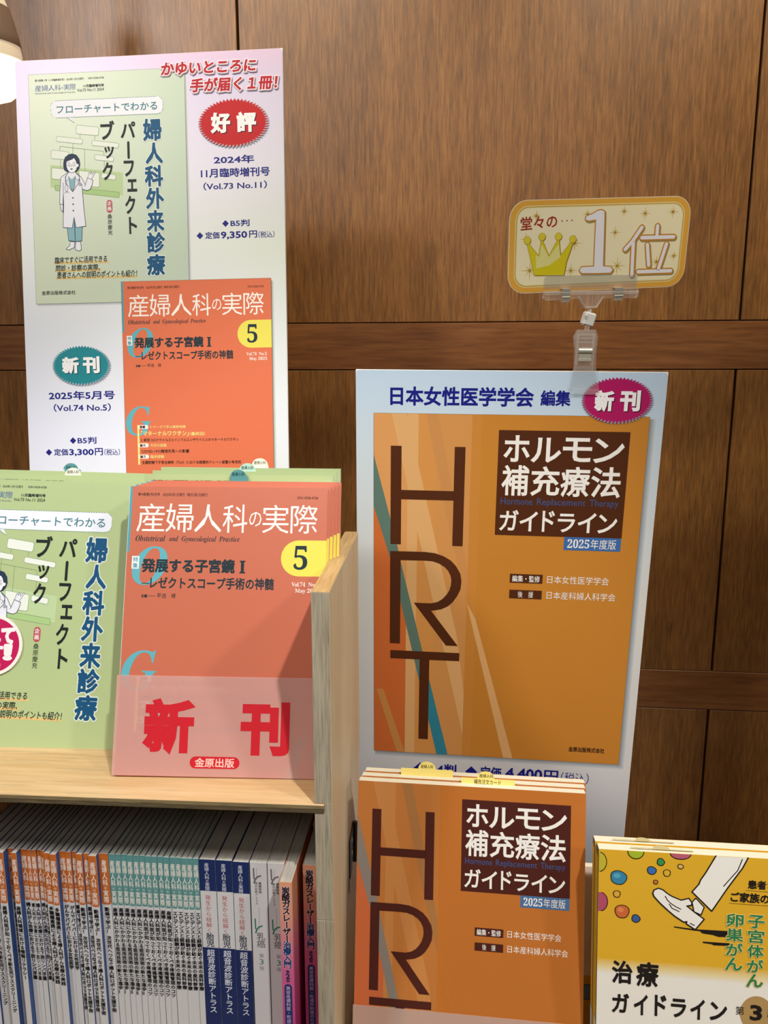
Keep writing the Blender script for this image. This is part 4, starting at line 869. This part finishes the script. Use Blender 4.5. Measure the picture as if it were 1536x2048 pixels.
# clip: clear upper holder, white joint, clear lower clip with spring
cl = thing('sign_clip', 'clear plastic clip with white joint gripping the top edge of the blue poster', 'clip', frame(PS))
mb = MB(); mb.prism([(39, 3), (145.6, -.5), (145.4, 12.6), (143, 14.2), (42, 17), (39.4, 15)], -.75, -.3, CLEAR); mb.build('clear_flap', cl)
mb = MB(); mb.prism([(39.3, 1.6), (146.6, -1.4), (147, -8.5), (145, -10.6), (107, -9), (99.8, -19.2), (86.2, -18.8), (77.6, -8.2), (41, -8.8), (39.2, -7)], -3.4, 2.6, CLEAR)
mb.tube([(40, -4.6, -1.4), (146, -4.6, -4.6)], 1.6, CLEAR, 10); mb.tube([(78, -4.4, -6), (86.6, -4.4, -17.6), (99.4, -4.4, -18), (106, -4.4, -7)], .8, CLEAR, 8); mb.tube([(92.8, 0, -18), (92.4, 0, -26)], 2.2, CLEAR, 10); mb.build('upper_jaw', cl)
for x0, x1, z0, z1 in ((58.6, 67.4, -10.8, 2.2), (118.4, 128.2, -11.6, .8)):
    mb = MB(); mb.box((x0, x1, -5.6, -4.9, z0, z1), STEEL, .2); mb.box((x0, x1, -5.6, 4, z0-.6, z0), STEEL, .1); mb.box((x0, x1, -5.6, 4, z1, z1+.6), STEEL, .1)
    mb.tube([(x0, -5.2, (z0+z1)/2-2), (x1, -5.2, (z0+z1)/2-2)], 1.1, STEEL, 10); mb.build('spring_band', cl)
mb = MB(); Tj = Matrix.Translation(Vector((92.4, 0, -31))*.001) @ Matrix.Rotation(.28, 4, 'Y'); mb.box((-6.6, 6.6, -5.2, 5.2, -7.4, 7.4), WHITE_PL, 1.8, Tj)
mb.tube([(87.4, -5.6, -28), (87.4, -4.8, -28)], 2, mat('plastic_light_grey', '#d0ccc0', .5)); mb.tube([(94, 0, -23), (93, 0, -22)], 2.4, WHITE_PL); mb.build('swivel_joint', cl)  # small light grey disc on the front of the white joint
TB = frame(PB, KB); TBl = frame(PS).inverted() @ TB
mb = MB(); T = TBl
mb.prism([(216.2, 512.6), (234.8, 512.6), (237.4, 505), (236.6, 492), (237.2, 474.6), (242.3, 451), (211.4, 450.6), (214.8, 474.5), (214.6, 492), (212.6, 505)], -2.2, -.7, CLEAR, T)
mb.prism([(216.2, 512.6), (234.8, 512.6), (237.4, 505), (236.6, 492), (235.6, 474.6), (238, 455), (214, 455), (215.4, 474.5), (214.6, 492), (212.6, 505)], 5, 6.5, CLEAR, T)
for z in (507.4, 503.6, 499.6, 489, 478): mb.box((217.6, 232.4, -3.4, -2.2, z-.5, z+.5), CLEAR, .2, T)
for x in (217, 233): mb.box((x-.6, x+.6, -4.2, 5, 476, 508), CLEAR, .2, T)
mb.box((213.6, 241.6, -3.4, -2.2, 445.4, 450.8), CLEAR, .3, T); mb.build('lower_jaw', cl)
mb = MB(); pts = [tuple((T @ (Vector(p)*.001))*1000) for p in ((218, -3.6, 491), (232, -3.6, 491))]; mb.tube(pts, 3.0, STEEL, 16)
mb.box((218, 232, -4.8, -4.0, 480, 483), STEEL, .2, T); mb.box((218.4, 231.6, -4.6, -4.0, 483, 489), STEEL, .2, T); mb.build('coil_spring', cl)
mb = MB(); pts = [tuple((T @ (Vector(p)*.001))*1000) for p in ((225.5, 0, 512), (226, 0, 517))]; mb.tube(pts, 2.4, CLEAR, 12); mb.build('ball_stem', cl)

# ------------------------------------------------------------------ lamp at the left edge
def lathe(name, prof, m, parent, n=48, cap=False):
    v = []; f = []
    for r, z in prof: v += [(r*.001*math.cos(i*2*math.pi/n), r*.001*math.sin(i*2*math.pi/n), z*.001) for i in range(n)]
    for k in range(len(prof)-1):
        for i in range(n): f.append([k*n+i, k*n+(i+1) % n, (k+1)*n+(i+1) % n, (k+1)*n+i])
    return link(name, mesh(name, v, f, m, smooth=True), parent)
LX, LYY, LZ = -543.0, 890, 345
lt = thing('spot_lamp', 'glowing white reflector lamp bulb at the upper left edge beside the tall poster', 'lamp', Matrix.Translation(W(LX, LYY, LZ)) @ Matrix.Rotation(math.radians(5), 4, 'Y') @ Matrix.Rotation(math.radians(8), 4, 'X') @ SC(1.08))
lathe('bulb_body', [(13, 120), (15, 100), (25, 82), (35, 55), (40, 34), (42.5, 20), (43, 14)], mat('lamp_glass_white', '#f8e6c6', .35, emis=.4), lt)
lathe('rim_band', [(33.5, 62), (37.5, 49), (40.8, 36), (42.2, 28), (42, 27)], mat('lamp_band_brown', '#a08878', .5), lt)
lathe('glowing_face', [(43, 13.8), (43.2, 2), (41.5, -8), (37, -17), (29, -24), (18, -28), (6, -30), (.1, -30.2)], mat('lamp_glow', '#ffe3b4', .5, emis=3.5), lt)
lathe('socket', [(14, 118), (17, 119), (18, 150), (17, 190), (3, 192)], mat('lamp_socket_white', '#e6ddcc', .4), lt)
b = MB(); b.tube([(0, 0, 190), (0, 20, 240), (0, 60, 280), (0, 118, 300)], 5, mat('lamp_socket_white', '#e6ddcc')); b.build('bracket_arm', lt)
bpy.context.view_layer.update()
